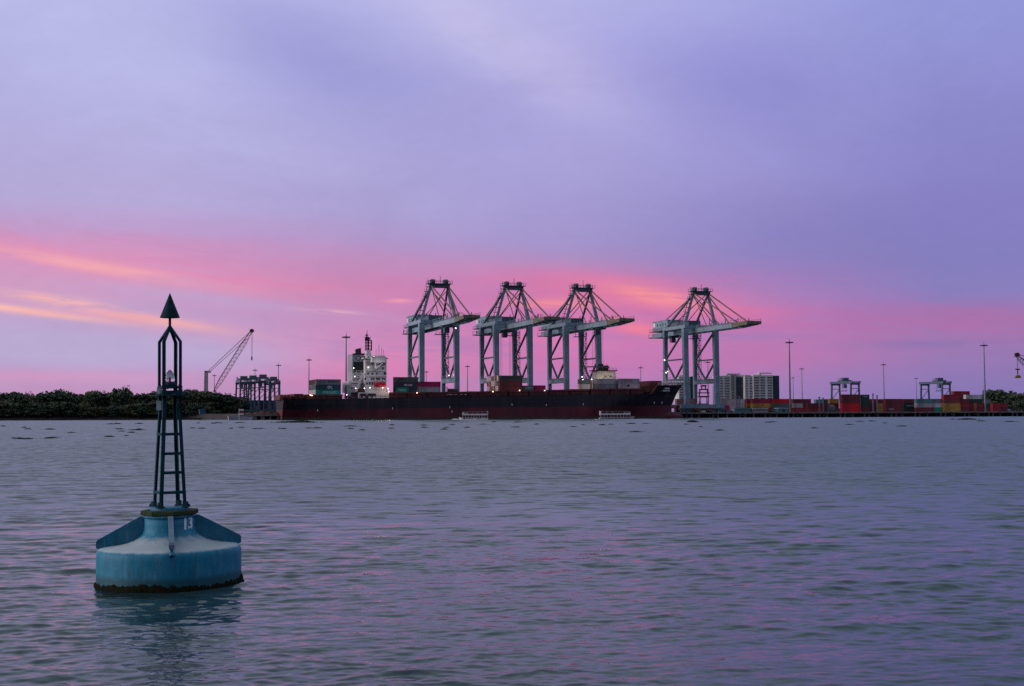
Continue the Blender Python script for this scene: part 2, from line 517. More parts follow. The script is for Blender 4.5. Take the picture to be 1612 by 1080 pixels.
# ------------------------------------------------------------------ water
def water_material():
    m = bpy.data.materials.new('river_water')
    m.use_nodes = True
    t = m.node_tree
    b = t.nodes['Principled BSDF']
    gg = NG(t)
    geo = gg.node('ShaderNodeNewGeometry')
    at = gg.node('ShaderNodeAttribute', attribute_name='ripple')
    pos = geo.outputs['Position']
    # slow patches of wind
    mp0 = gg.node('ShaderNodeMapping'); t.links.new(pos, mp0.inputs[0])
    mp0.inputs['Scale'].default_value = (0.035, 0.09, 1)
    wind, _ = gg.noise(mp0.outputs[0], 1.0, 4, 0.55, 0.6)
    wk = gg.m('ADD', 0.45, gg.m('MULTIPLY', wind, 1.1))
    def layer(scale, seed, stretch):
        mp = gg.node('ShaderNodeMapping'); t.links.new(pos, mp.inputs[0])
        mp.inputs['Location'].default_value = (seed, seed * 1.7, 0)
        mp.inputs['Rotation'].default_value = (0, 0, 0.25)
        mp.inputs['Scale'].default_value = stretch
        _, c = gg.noise(mp.outputs[0], scale, 3, 0.55)
        s = gg.node('ShaderNodeVectorMath', operation='SUBTRACT')
        t.links.new(c, s.inputs[0]); s.inputs[1].default_value = (0.5, 0.5, 0.5)
        return s.outputs[0]
    def scaled(v, k):
        s = gg.node('ShaderNodeVectorMath', operation='SCALE')
        t.links.new(v, s.inputs[0]); gg.put(s.inputs['Scale'], k)
        return s.outputs[0]
    def addv(a, c):
        s = gg.node('ShaderNodeVectorMath', operation='ADD')
        t.links.new(a, s.inputs[0]); t.links.new(c, s.inputs[1])
        return s.outputs[0]
    near = scaled(layer(7.5, 3.1, (0.5, 1.0, 1)), gg.m('MULTIPLY', wk, RIP_FINE))
    far = scaled(layer(1.4, 11.3, (0.45, 1.0, 1)), gg.m('MULTIPLY', gg.m('MULTIPLY', wk, RIP_FAR), at.outputs['Fac']))
    s = addv(near, far)
    # the ripples lean towards the near shore: their steep faces all point down the wind
    sp = gg.node('ShaderNodeSeparateXYZ'); t.links.new(s, sp.inputs[0])
    fac = at.outputs['Fac']
    f2 = gg.m('MULTIPLY', fac, fac)
    f3 = gg.m('MULTIPLY', f2, fac)
    yy = sp.outputs[1]
    push = gg.m('ADD', yy, gg.m('MULTIPLY', gg.m('SUBTRACT', gg.m('ABSOLUTE', yy), yy), f3))
    lean = gg.xyz(gg.m('MULTIPLY', sp.outputs[0], 0.8), gg.m('SUBTRACT', gg.m('SUBTRACT', gg.m('MULTIPLY', f3, -LEAN), 0.023), push), 0.0)
    nn = addv(geo.outputs['Normal'], lean)
    nz = gg.node('ShaderNodeVectorMath', operation='NORMALIZE')
    t.links.new(nn, nz.inputs[0])
    t.links.new(nz.outputs[0], b.inputs['Normal'])
    sed, _ = gg.noise(mp0.outputs[0], 0.6, 3, 0.5)
    col = gg.mix(sed, WATER_A, WATER_B)
    t.links.new(col, b.inputs['Base Color'])
    b.inputs['Roughness'].default_value = 0.10
    b.inputs['IOR'].default_value = 1.333
    b.inputs['Specular IOR Level'].default_value = 0.47
    return m

RIP_FINE, RIP_FAR, LEAN = 0.42, 1.15, 0.095
WATER_A, WATER_B = (0.010, 0.036, 0.046), (0.020, 0.040, 0.046)
M['water'] = water_material()

BX, BY, BR = P(267, 916, 27.3).x, 27.3, 1.485      # the buoy's place and radius

def make_water():
    s1, s2 = 1 / 17.0, 1 / 150.0
    near = np.linspace(1 / 16.0, 1 / 140.0, 760)
    rad = np.concatenate([np.linspace(0.4, 15.5, 14), 1 / near, np.geomspace(146, 900, 60), [1400, 2500, 4500, 7500]])
    fine = np.linspace(-R(31), R(31), 640)
    coarse = np.linspace(R(31), 2 * PI - R(31), 40)[1:-1]
    ang = np.concatenate([fine, coarse])
    nr, na = len(rad), len(ang)
    RR, AA = np.meshgrid(rad, ang, indexing='ij')
    X = RR * np.sin(AA); Y = RR * np.cos(AA)
    dr = np.gradient(rad)[:, None] * np.ones_like(AA)
    da = np.minimum(np.abs(np.roll(ang, -1) - ang), 0.3)
    da[na - 1] = 0.1
    dl = RR * da[None, :]
    Z = np.zeros_like(X); DX = np.zeros_like(X); DY = np.zeros_like(X)
    lost = np.zeros_like(X)
    tot = 0.0
    # patches with more or less chop
    pat = 0.80 + 0.30 * np.sin(X * 0.21 + 1.3 * np.sin(Y * 0.09)) * np.sin(Y * 0.17 + 0.7 + np.sin(X * 0.13)) + 0.22 * np.sin(X * 0.55 + Y * 0.31) * np.sin(Y * 0.62 - X * 0.2)
    # a ruffled eddy line on the right
    for ex, ey, rx, ry, k in ((1500, 885, 1.5, 1.4, 1.0), (1380, 930, 2.2, 1.3, 1.0), (1200, 985, 2.2, 0.9, 0.7), (1480, 950, 2.6, 0.8, 0.6)):
        hzn = 650.5 - 4.5 * ex / 1612
        yy = CAM_Z * F / (ey - hzn); xx = P(ex, ey, yy).x
        pat += 0.75 * k * np.exp(-((X - xx) / rx) ** 2 - ((Y - yy) / ry) ** 2)
    r2 = np.random.default_rng(21)
    for lam in np.geomspace(0.15, 4.6, 90):
        th = r2.normal(0.0, 0.50) + R(-79)       # travel direction, mostly towards the camera
        k = 2 * PI / lam
        kx, ky = k * math.cos(th), k * math.sin(th)
        slope = 0.029
        if lam > 0.55:
            slope *= (0.55 / lam) ** 0.8
        amp = slope / k
        spacing = np.abs(math.sin(th)) * dr + np.abs(math.cos(th)) * dl
        w = np.clip(lam / (3.2 * spacing + 1e-6) - 0.6, 0, 1)
        ph = kx * X + ky * Y + r2.uniform(0, 2 * PI) + 0.9 * np.sin(X * 0.23 + lam) * np.sin(Y * 0.17 + lam * 2)
        Z += amp * w * pat * np.sin(ph)
        c = 0.75 * amp * w * pat * np.cos(ph)
        DX += c * math.cos(th); DY += c * math.sin(th)
        lost += (slope ** 2) * (1 - w ** 2)
        tot += slope ** 2
    # calm water right at the buoy, a small wave wraps round its right side
    d = np.hypot(X - BX, Y - BY)
    Z *= np.clip((d - BR * 0.6) / 1.6, 0.25, 1)
    Z += 0.05 * np.exp(-((d - BR - 0.14) / 0.10) ** 2) * np.clip((X - BX) / BR, 0, 1) ** 2
    vs = np.stack([X + DX, Y + DY, Z], -1).reshape(-1, 3)
    vs = np.vstack([vs, [[0, 0, 0]]])
    i = np.arange(nr - 1)[:, None] * na
    j = np.arange(na)[None, :]
    jn = (np.arange(na) + 1) % na
    q = np.stack([i + j, i + na + j, i + na + jn[None, :], i + jn[None, :]], -1).reshape(-1, 4)
    fan = np.stack([np.full(na, nr * na), np.arange(na), jn], -1)
    me = bpy.data.meshes.new('river')
    me.vertices.add(len(vs)); me.vertices.foreach_set('co', vs.ravel())
    nl = q.size + fan.size
    me.loops.add(nl)
    me.loops.foreach_set('vertex_index', np.concatenate([q.ravel(), fan.ravel()]).astype(np.int32))
    me.polygons.add(len(q) + len(fan))
    st = np.concatenate([np.arange(len(q)) * 4, q.size + np.arange(len(fan)) * 3]).astype(np.int32)
    me.polygons.foreach_set('loop_start', st)
    me.polygons.foreach_set('use_smooth', np.ones(len(st), bool))
    me.update(calc_edges=True)
    me.validate()
    a = me.attributes.new('ripple', 'FLOAT', 'POINT')
    a.data.foreach_set('value', np.concatenate([(lost / tot).ravel() ** 0.8, [1.0]]).astype(np.float32))
    me.materials.append(M['water'])
    o = put('river', me)
    # normals must look up
    if me.polygons[5000].normal.z < 0:
        me.flip_normals()
    tag(o, kind='structure')
make_water()

# ------------------------------------------------------------------ land, quay, bank
QF = -16.5              # quay edge, metres from the crane centre line
DZ = 3.0                # deck height
s_q0 = Q(388, 650, QF)[0]
def land():
    b = MB()
    p = [QW(s_q0 + 12, QF + 13.4), QW(900, QF + 13.4), QW(900, 3200), QW(s_q0 - 600, 3200), QW(s_q0 - 60, 60)]
    b.prism([(v.x, v.y) for v in p], -1.5, DZ - 0.006)
    tag(b.build('ground', M['land']), kind='structure')
    # the low muddy bank under the trees on the left
    b = MB()
    L = [P(-700, 661.5, 640), P(-200, 661.5, 650), P(0, 661.5, 656), P(150, 661, 664), P(300, 660.5, 672), P(392, 660.5, 680)]
    front = [(v.x, v.y) for v in L]
    back = [(L[-1].x + 30, L[-1].y + 70), (L[-1].x + 30, L[-1].y + 900), (L[0].x - 600, L[0].y + 900)]
    b.prism(front + back, -1.0, 0.7)
    front2 = [(x, y + 6) for x, y in front]
    b.prism(front2 + [(x + .01, y) for x, y in back], 0.7, 1.5)
    tag(b.build('river_bank', M['mud']), kind='structure')
land()

def quay(name, s0, s1, depth, gap, mats):
    """deck slab on piles with a dark wall behind; local x along the quay, y inland"""
    o = QW(s0, QF)
    L = s1 - s0
    b = MB()
    b.box((L / 2, depth / 2, DZ - 0.4), (L, depth, 0.8))
    root = b.build(name, M['concrete'], None, (o.x, o.y, 0), TH)
    tag(root, kind='structure')
    b = MB(); b.box((L / 2, -0.14, DZ - 0.5), (L, 0.28, 0.45))
    b.build('edge_beam', M['pile'], root)
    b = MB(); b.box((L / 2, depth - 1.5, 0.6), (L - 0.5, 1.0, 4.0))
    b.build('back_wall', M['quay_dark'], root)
    pm = MB().tube((0, 0, -2), (0, 0, DZ - 1.0), 0.5, n=10).box((0, 0, DZ - 1.0), (1.5, 1.5, 0.5)).mesh('pile', M['pile'])
    x = 2.0
    k = 0
    while x < L - 1:
        for y in (0.9, 5.2):
            put('pile', pm, root, (x, y, 0))
        if k % 2 == 0 and x + 3.2 < L:
            put('pile', pm, root, (x + 3.2, 0.9, 0))
        x += gap * (0.85 + 0.3 * random.random()); k += 1
    return root
s_r1 = Q(1612, 650, QF)[0] + 70
quay_obj = quay('quay', s_q0 + 10, s_r1, 14, 8.5, None)
# fenders on the open stretch of quay
s_a = Q(1080, 655, QF)[0]
fm = MB().box((0, -0.25, 1.7), (0.9, 0.5, 2.0)).box((0, -0.55, 1.7), (1.3, 0.12, 1.6)).mesh('fender', M['quay_dark'])
s = s_a
while s < s_r1 - 10:
    put('fender', fm, quay_obj, (s - (s_q0 + 10), -0.28, 0))
    s += 17.5

# ------------------------------------------------------------------ ship-to-shore cranes
CW, CG = 19.0, 26.0      # leg spacing along the quay and across it
def yl_of(px, s):
    """distance across the quay (inland positive) that shows at photo column px on a crane standing at s"""
    best = None
    for i in range(-900, 600):
        y = i * 0.1
        p = QW(s, y)
        e = abs(806 + F * p.x / p.y - px)
        if best is None or e < best[0]:
            best = (e, y)
    return best[1]

def make_crane():
    root = thing('container_crane', 'x', 'crane')
    A = (-CW / 2, CW / 2); Bq = (-CG / 2, CG / 2)       # y negative = water side
    topz = 47.5
    def legbase(x, y):      # water legs splay a little outwards
        return (x, y + (-1.6 if y < 0 else 0.4), 3.2)
    for x in A:
        for y in Bq:
            b = MB()
            wide = 2.9 if y < 0 else 2.3
            b.bar(legbase(x, y), (x, y, topz), wide * 0.8, wide * 0.8, wide, wide, up=(0, 1, 0))
            b.box((legbase(x, y)[0], legbase(x, y)[1], 3.0), (wide, wide, 1.4))
            b.build('leg', M['crane'], root)
    for y in Bq:
        yy = legbase(0, y)[1]
        b = MB().box((0, yy, 3.4), (CW + 8, 1.8, 2.2))
        sb = b.build('sill_beam', M['crane'], root)
        for x in (-CW / 2 - 1, CW / 2 + 1):
            bb = MB()
            bb.box((x, yy, 1.9), (7.5, 1.3, 0.9))
            for k in range(4):
                cx = x - 2.7 + k * 1.8
                bb.tube((cx, yy - 0.5, 0.55), (cx, yy + 0.5, 0.55), 0.5, n=10)
                bb.box((cx, yy, 1.15), (0.7, 0.8, 0.9))
            bb.build('wheel_bogie', M['crane_dark'], root)
    for x in A:
        y0, y1 = legbase(x, Bq[0])[1], legbase(x, Bq[1])[1]
        b = MB().box((x, (y0 + y1) / 2 + 0.3, 17.6), (1.9, CG + 0.2, 2.6))
        # walkway with rail on top
        b.box((x - 1.3, 0, 18.9), (1.0, CG, 0.15))
        for k in range(9):
            b.bar((x - 1.75, -CG / 2 + 1.5 + k * 2.9, 18.9), (x - 1.75, -CG / 2 + 1.5 + k * 2.9, 20.0), 0.1)
        b.bar((x - 1.75, -CG / 2 + 1, 20.0), (x - 1.75, CG / 2 - 1, 20.0), 0.1)
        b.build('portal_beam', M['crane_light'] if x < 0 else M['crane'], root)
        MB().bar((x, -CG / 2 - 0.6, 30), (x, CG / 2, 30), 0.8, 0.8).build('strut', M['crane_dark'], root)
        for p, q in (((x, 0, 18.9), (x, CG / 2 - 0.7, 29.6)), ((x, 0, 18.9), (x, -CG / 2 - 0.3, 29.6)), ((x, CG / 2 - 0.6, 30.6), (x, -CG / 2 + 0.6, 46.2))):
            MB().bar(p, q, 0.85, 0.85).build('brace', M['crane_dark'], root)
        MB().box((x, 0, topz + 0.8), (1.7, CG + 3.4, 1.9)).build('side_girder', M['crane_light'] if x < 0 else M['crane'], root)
    for y in Bq:
        b = MB().box((0, y, topz + 0.6), (CW - 1.9, 1.8, 2.2))
        b.build('cross_girder', M['crane'], root)
    # boom: twin box girders, yellow at the outer end
    REAR, HEEL, YEL, TIP = 44.0, -17.0, -58.0, -75.0
    for x in (-3.2, 3.2):
        b = MB()
        b.box((x, (REAR + HEEL) / 2, 46.2), (1.2, REAR - HEEL, 2.6))
        b.build('main_girder', M['crane'], root)
        b = MB()
        b.box((x, (HEEL + YEL) / 2 - 0.1, 46.2), (1.2, HEEL - YEL - 0.2, 2.6))
        b.box((x * 1.28, (HEEL + YEL) / 2, 47.7), (0.9, HEEL - YEL, 0.12))
        for k in range(15):
            y = HEEL - 1 - k * 2.8
            b.bar((x * 1.4, y, 47.7), (x * 1.4, y, 48.8), 0.12)
        b.bar((x * 1.4, HEEL, 48.8), (x * 1.4, YEL, 48.8), 0.12)
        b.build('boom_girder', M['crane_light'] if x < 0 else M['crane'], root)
        b = MB()
        b.bar((x, YEL, 46.2), (x, TIP, 46.5), 1.2, 2.6, 1.1, 1.6)
        for k in range(7):
            y = YEL - 0.8 - k * 2.6
            b.bar((x * 1.4, y, 47.4), (x * 1.4, y, 48.7), 0.14)
        b.bar((x * 1.4, YEL, 48.7), (x * 1.4, TIP, 48.6), 0.14)
        b.build('boom_end', M['crane_yellow'], root)
    b = MB()
    y = REAR
    while y > TIP:
        b.box((0, y, 45.6), (5.2, 0.5, 0.7)); y -= 7.4
    tag(b.build('girder_tie', M['crane_dark'], root), kind='stuff')
    MB().box((0, TIP - 0.3, 46.6), (8.4, 0.8, 1.6)).build('boom_tip', M['crane_yellow'], root)
    # boom hinge posts and gear standing on the boom
    b = MB()
    for x in (-3.2, 3.2):
        for y, h in ((-18.5, 5.0), (-33, 1.8), (-50, 2.4), (-64, 2.2)):
            b.bar((x, y, 47.5), (x, y, 47.5 + h), 0.35)
    tag(b.build('boom_bracket', M['crane_dark'], root), kind='stuff')
    # machinery house at the back, lower electrical room before it
    b = MB()
    b.box((0, 31, 51.6), (9.0, 21, 5.4))
    b.box((0, 31, 54.45), (9.6, 21.6, 0.3))
    mh = b.build('machinery_house', M['crane'], root)
    b = MB()
    for k in range(5):
        b.box((-4.53, 23.5 + k * 3.7, 52.2), (0.1, 1.7, 1.6))
    tag(b.build('louver', M['crane_dark'], mh), kind='stuff')
    b = MB(); b.box((-4.55, 39.4, 52.4), (0.08, 3.4, 2.4))
    b.build('sign_board', M['ship_white'], mh)
    b = MB()
    b.box((0, 6.5, 50.6), (7.6, 25, 3.4))
    for k in range(10):
        b.bar((-4.4, -5 + k * 2.6, 52.3), (-4.4, -5 + k * 2.6, 53.6), 0.12)
    b.bar((-4.4, -5, 53.6), (-4.4, 19, 53.6), 0.14)
    b.bar((-4.4, -5, 53.0), (-4.4, 19, 53.0), 0.1)
    b.build('electrical_room', M['crane_dark'], root)
    b = MB()
    b.box((0, 45.5, 45.2), (10, 3.4, 0.5)); b.box((0, 32, 48.5), (11.4, 25, 0.35))
    for k in range(11):
        for x in (-5.6, 5.6):
            b.bar((x, 20 + k * 2.4, 48.6), (x, 20 + k * 2.4, 50.0), 0.12)
    for x in (-5.6, 5.6):
        b.bar((x, 20, 50.0), (x, 44.4, 50.0), 0.12)
    b.bar((-4.9, 46.8, 45.2), (-4.9, 46.8, 47.4), 0.15); b.bar((4.9, 46.8, 45.2), (4.9, 46.8, 47.4), 0.15)
    b.bar((-4.9, 46.8, 47.2), (4.9, 46.8, 47.2), 0.15)
    b.build('rear_platform', M['crane_dark'], root)
    # A-frame
    HX, HZ, HY = 4.6, 66.6, -14.0
    for x in (-1, 1):
        b = MB().bar((x * CW / 2, -CG / 2, 49), (x * HX, HY, HZ), 1.5, 1.5, 1.2, 1.2)
        m_ = b.build('mast_leg', M['crane'], root)
        if x < 0:       # stair with landings up the left mast leg
            b = MB()
            for k in range(7):
                t0 = k / 7
                p = Vector((-CW / 2 - 1.9, -CG / 2 + 0.5, 49)).lerp(Vector((-HX - 1.9, HY, HZ)), t0)
                q = Vector((-CW / 2 - 1.9, -CG / 2 + 0.5, 49)).lerp(Vector((-HX - 1.9, HY, HZ)), t0 + 1 / 7)
                b.bar(p, q, 0.5, 0.3)
                b.box(q + Vector((0.1, 0, 0)), (2.0, 1.8, 0.2))
                b.bar(q + Vector((-0.9, 0, 0)), q + Vector((-0.9, 0, 1.2)), 0.12)
                b.bar(q + Vector((-0.9, 0, 1.2)), q + Vector((0.9, 0, 1.2)), 0.12)
            b.build('stair', M['crane_dark'], m_)
        MB().bar((x * HX, HY, HZ), (x * CW / 2 * 0.94, CG / 2, 49), 1.0, 1.0).build('back_leg', M['crane_dark'], root)
        MB().bar((x * HX * 0.8, HY + 0.6, HZ), (x * 4.2, REAR - 3, 49), 0.42).build('back_stay', M['crane_rust'], root)
        MB().bar((x * HX, HY - 0.6, HZ + 0.6), (x * 3.4, -63, 47.6), 0.55).build('fore_stay', M['crane_rust'], root)
        MB().bar((x * HX, HY - 0.5, HZ - 0.5), (x * 3.3, -43, 47.6), 0.5).build('fore_stay', M['crane_rust'], root)
        MB().bar((x * HX * 0.9, HY - 0.4, HZ - 1.0), (x * 3.3, -28, 47.6), 0.32).build('fore_stay', M['crane_dark'], root)
        MB().bar((x * HX, HY, HZ - 1.2), (-x * CW / 2 * 0.9, -CG / 2, 50), 0.35).build('cross_tie', M['crane_dark'], root)
    b = MB()
    b.box((0, HY, HZ + 0.6), (2 * HX + 1.8, 2.6, 2.0))
    b.box((0, HY, HZ + 1.7), (2 * HX + 4.2, 4.6, 0.2))
    for x in (-3.6, 3.6):
        b.tube((x - 0.8, HY - 0.3, HZ + 2.9), (x + 0.8, HY - 0.3, HZ + 2.9), 1.25, n=14)
    for x in (-6.6, -5.2, -2.2, 0, 2.2, 5.2, 6.6):
        for y in (HY - 2.2, HY + 2.2):
            b.bar((x, y, HZ + 1.7), (x, y, HZ + 3.1), 0.16)
    for y in (HY - 2.2, HY + 2.2):
        b.bar((-6.6, y, HZ + 3.1), (6.6, y, HZ + 3.1), 0.16)
    for x in (-3.6, 3.6):
        b.box((x, HY + 0.6, HZ + 2.6), (2.6, 2.0, 2.6))
    b.bar((0.5, HY, HZ + 1.7), (0.5, HY, HZ + 6.0), 0.22)
    b.bar((-6.2, HY, HZ + 1.7), (-6.2, HY, HZ + 4.4), 0.18)
    b.build('mast_head', M['crane_dark'], root)
    # access tower on the landside right leg
    b = MB()
    tx, ty = CW / 2 + 1.2, CG / 2 - 2.6
    for xx in (-0.9, 0.9):
        for yy in (-0.9, 0.9):
            b.bar((tx + xx, ty + yy, 19), (tx + xx, ty + yy, 46), 0.2)
    for k in range(10):
        z = 19.5 + k * 2.8
        b.box((tx, ty, z), (2.2, 2.2, 0.2))
        sgn = 1 if k % 2 else -1
        b.bar((tx - 0.9 * sgn, ty, z), (tx + 0.9 * sgn, ty, z + 2.8), 0.7, 0.15)
    b.build('access_tower', M['crane_dark'], root)
    for x, y, w in ((-CW / 2 - 2.2, CG / 2 - 4, 5.5), (CW / 2 - 3.0, CG / 2 - 5.5, 6.5)):
        b = MB()
        b.box((x, y, 42.8), (w, 4.2, 0.25))
        for k in range(4):
            b.bar((x - w / 2 + k * w / 3, y - 2.1, 42.8), (x - w / 2 + k * w / 3, y - 2.1, 45.4 if k in (0, 3) else 44.1), 0.2)
        b.bar((x - w / 2, y - 2.1, 44.1), (x + w / 2, y - 2.1, 44.1), 0.14)
        b.build('platform', M['crane_dark'], root)
    # trolley with operator's cab; origin on the trolley's own middle
    b = MB()
    b.box((0, 0, 44.7), (7.6, 5.5, 1.0))
    for x in (-3, 3):
        for y in (-2, 2):
            b.tube((x - 0.3, y, 45.0), (x + 0.3, y, 45.0), 0.5, n=8)
    tr = b.build('trolley', M['crane_dark'], root)
    b = MB()
    b.box((-1.5, -2.6, 42.5), (2.6, 3.0, 2.8)); b.bar((-1.5, -2.6, 43.8), (-1.5, -2.2, 44.4), 1.6, 1.6)
    cab = b.build('cab', M['crane_dark'], tr)
    MB().box((-1.5, -4.12, 42.4), (2.2, 0.06, 1.8)).build('cab_window', M['glass'], cab)
    return root

CRN = [(681.05, 'x'), (795.75, 'x'), (903.4, 'x'), (1087.3, 'x')]
LAB = ['quay crane with its trolley lit under the boom, nearest the white ship bridge',
       'quay crane directly behind the stack of maroon boxes amidships',
       'quay crane beside the cream wheelhouse, its trolley out past the water legs',
       'quay crane standing apart beyond the bow, in front of the tall flats']
crane0 = make_crane()
TROL = [705, 796, 941, 1060]
cranes = []
for i, (px, _) in enumerate(CRN):
    s = Q(px, 640, 0)[0]
    o = crane0 if i == 0 else copy_tree(crane0)
    o.location = QW(s, 0, DZ)
    o.rotation_euler = (0, 0, TH)
    tag(o, LAB[i], 'crane', 'container cranes along the quay')
    y = yl_of(TROL[i], s)
    tro = [c for c in o.children if c.name.startswith('trolley')][0]
    tro.location = (0, y, 0)
    cranes.append((o, s, y))
# lamps burning on the cranes
lm = MB().lathe([(0.02, -0.36), (0.34, -0.22), (0.34, 0.22), (0.02, 0.36)], 8).mesh('lamp', M['lamp_on'])
def trolley_of(o):
    return [c for c in o.children if c.name.startswith('trolley')][0]
put('lamp', lm, trolley_of(cranes[0][0]), (3.4, -2.8, 43.6))
for i, pl in enumerate((((8.2, -3, 20.2), (9.5, -9, 20.4)), ((9.0, 6, 20.2),), ((8.5, 9, 20.2),), ((-10.6, 12.0, 30.4), (-10.6, 10.0, 23.0), (-9.6, 14.4, 30.4)))):
    for p in pl:
        put('lamp', lm, cranes[i][0], p)
# two of them have ropes down to the ship; one holds its orange spreader under the portal
for i, zb in ((1, 21.5), (2, 27.0)):
    o, s, y = cranes[i]
    b = MB()
    for x in (-2.5, 2.5):
        for yy in (-1.2, 1.2):
            b.bar((x, yy, zb - DZ + 0.6), (x, yy, 44.4), 0.09)
    t_ = [c for c in o.children if c.name.startswith('trolley')][0]
    r_ = b.build('hoist_rope', M['rope'], t_)
    b = MB().box((0, 0, zb - DZ + 0.3), (12.0, 0.7, 0.6))
    for x in (-6, 6):
        b.box((x, 0, zb - DZ + 0.2), (0.6, 2.4, 0.5))
    b.build('spreader', M['crane_yellow'] if i == 1 else M['crane_dark'], t_)

def orange_spreader():
    s, z = Q(1108, 646, 4)
    o = thing('cargo_spreader', 'orange lifting frame parked on a stand under the crane beyond the bow', 'spreader', QW(s, 4, DZ), TH)
    b = MB()
    b.box((0, 0, 9.2), (6.4, 2.2, 0.7)); b.box((0, 0, 13.2), (5.2, 2.0, 0.7)); b.box((0, 0, 11.3), (6.8, 1.8, 0.6)); b.box((0, 0, 15.4), (3.0, 1.6, 0.9))
    for x in (-2.9, 2.9):
        b.bar((x, 0, 9.2), (x * 0.8, 0, 13.4), 0.6)
    for x in (-1.2, 1.2):
        b.bar((x, 0, 13.2), (x, 0, 15.6), 0.5)
    b.build('frame', material('spreader_orange', (0.30, 0.05, 0.025), 0.6), o)
    b = MB()
    for x in (-2.4, 2.4):
        for y in (-0.9, 0.9):
            b.bar((x, y, 0), (x, y, 9), 0.35)
        b.bar((x, -0.9, 0.5), (x, 0.9, 8.6), 0.2)
    b.bar((-2.4, 0, 8.8), (2.4, 0, 8.8), 0.4)
    b.build('stand', M['crane_dark'], o)
orange_spreader()

# ------------------------------------------------------------------ yard gantries (rubber tyred)
def make_rtg():
    root = thing('yard_gantry', 'x', 'gantry crane')
    SP, WB, H = 23.5, 7.0, 19.0        # span along local y, wheel base along local x
    for y in (-SP / 2, SP / 2):
        for x in (-WB / 2, WB / 2):
            MB().bar((x, y, 1.6), (x * 0.86, y, H), 1.0, 0.9).build('leg', M['rtg'], root)
            bb = MB()
            for dx_ in (-0.8, 0.8):
                bb.tube((x + dx_, y - 0.4, 0.75), (x + dx_, y + 0.4, 0.75), 0.75, n=12)
            bb.build('tyre', M['lamp_dark'], root)
        MB().box((0, y, 1.9), (WB + 3.2, 1.0, 1.0)).build('sill_beam', M['rtg'], root)
        MB().box((0, y, H - 0.3), (WB + 0.4, 1.0, 1.2)).build('end_beam', M['rtg'], root)
        MB().bar((-WB / 2, y, 8), (WB / 2 * 0.9, y, 15.5), 0.35).build('brace', M['rtg'], root)
        MB().box((0, y, 15.6), (WB - 0.2, 0.4, 0.4)).build('strut', M['rtg'], root)
    for x in (-WB / 2 * 0.86, WB / 2 * 0.86):
        MB().box((x, 0, H + 0.9), (0.9, SP + 3.4, 1.5)).build('main_girder', M['rtg'], root)
    b = MB()
    b.box((0, 0, H + 2.1), (7.2, 5.6, 1.0)); b.box((0.5, 0.6, H + 3.3), (4.2, 3.4, 1.8))
    for k in range(5):
        b.bar((-3.6, -2.8 + k * 1.4, H + 2.5), (-3.6, -2.8 + k * 1.4, H + 3.7), 0.12)
    b.bar((-3.6, -2.8, H + 3.7), (-3.6, 2.8, H + 3.7), 0.12)
    tr = b.build('trolley', M['crane_dark'], root)
    b = MB().box((-1.4, -2.2, H - 1.6), (2.2, 2.2, 2.6)).bar((-1.4, -2.2, H - 0.4), (-1.4, -1.6, H + 1.7), 0.7)
    b.build('cab', M['rtg'], tr)
    b = MB().box((0, 0.8, H - 4.8), (1.0, 6.0, 0.6))
    for x in (-0.4, 0.4):
        for y in (-1.2, 2.8):
            b.bar((x, y, H - 4.6), (x, y, H + 1.8), 0.1)
    b.build('spreader', M['rtg'], tr)
    b = MB().box((WB / 2 + 1.6, SP / 2, 3.6), (2.0, 2.4, 2.4))
    b.build('power_unit', M['crane_dark'], root)
    return root
rtg0 = make_rtg()
RT = [(1331, 92, 1.0, 0.5, 'blue grey yard gantry rising behind the bright red boxes'), (1473, 100, 1.02, -4.5, 'blue grey yard gantry with its cab over the ochre boxes'),
      (383, 52, 1.0, 3.0, 'yard gantry at the left end of the tight row behind the jetty'), (396, 66, 1.03, -2.0, 'yard gantry second in the row, a mast showing over it'),
      (413, 78, 1.08, 2.0, 'yard gantry third in the row, tallest, with red trolley frame below'), (428, 60, 0.99, -3.0, 'yard gantry at the right end of the row beside the ship stern')]
for i, (px, off, sc, ty, lab) in enumerate(RT):
    s = Q(px, 645, off)[0]
    o = rtg0 if i == 0 else copy_tree(rtg0)
    o.location = QW(s, off, DZ)
    o.rotation_euler = (0, 0, TH)
    k = sc * (1.0 if i < 2 else 0.9)
    o.scale = (k, k, k)
    tag(o, lab, 'gantry crane', 'yard gantries' if i < 2 else 'row of yard gantries by the jetty')
    [c for c in o.children if c.name.startswith('trolley')][0].location = (0, ty, 0)

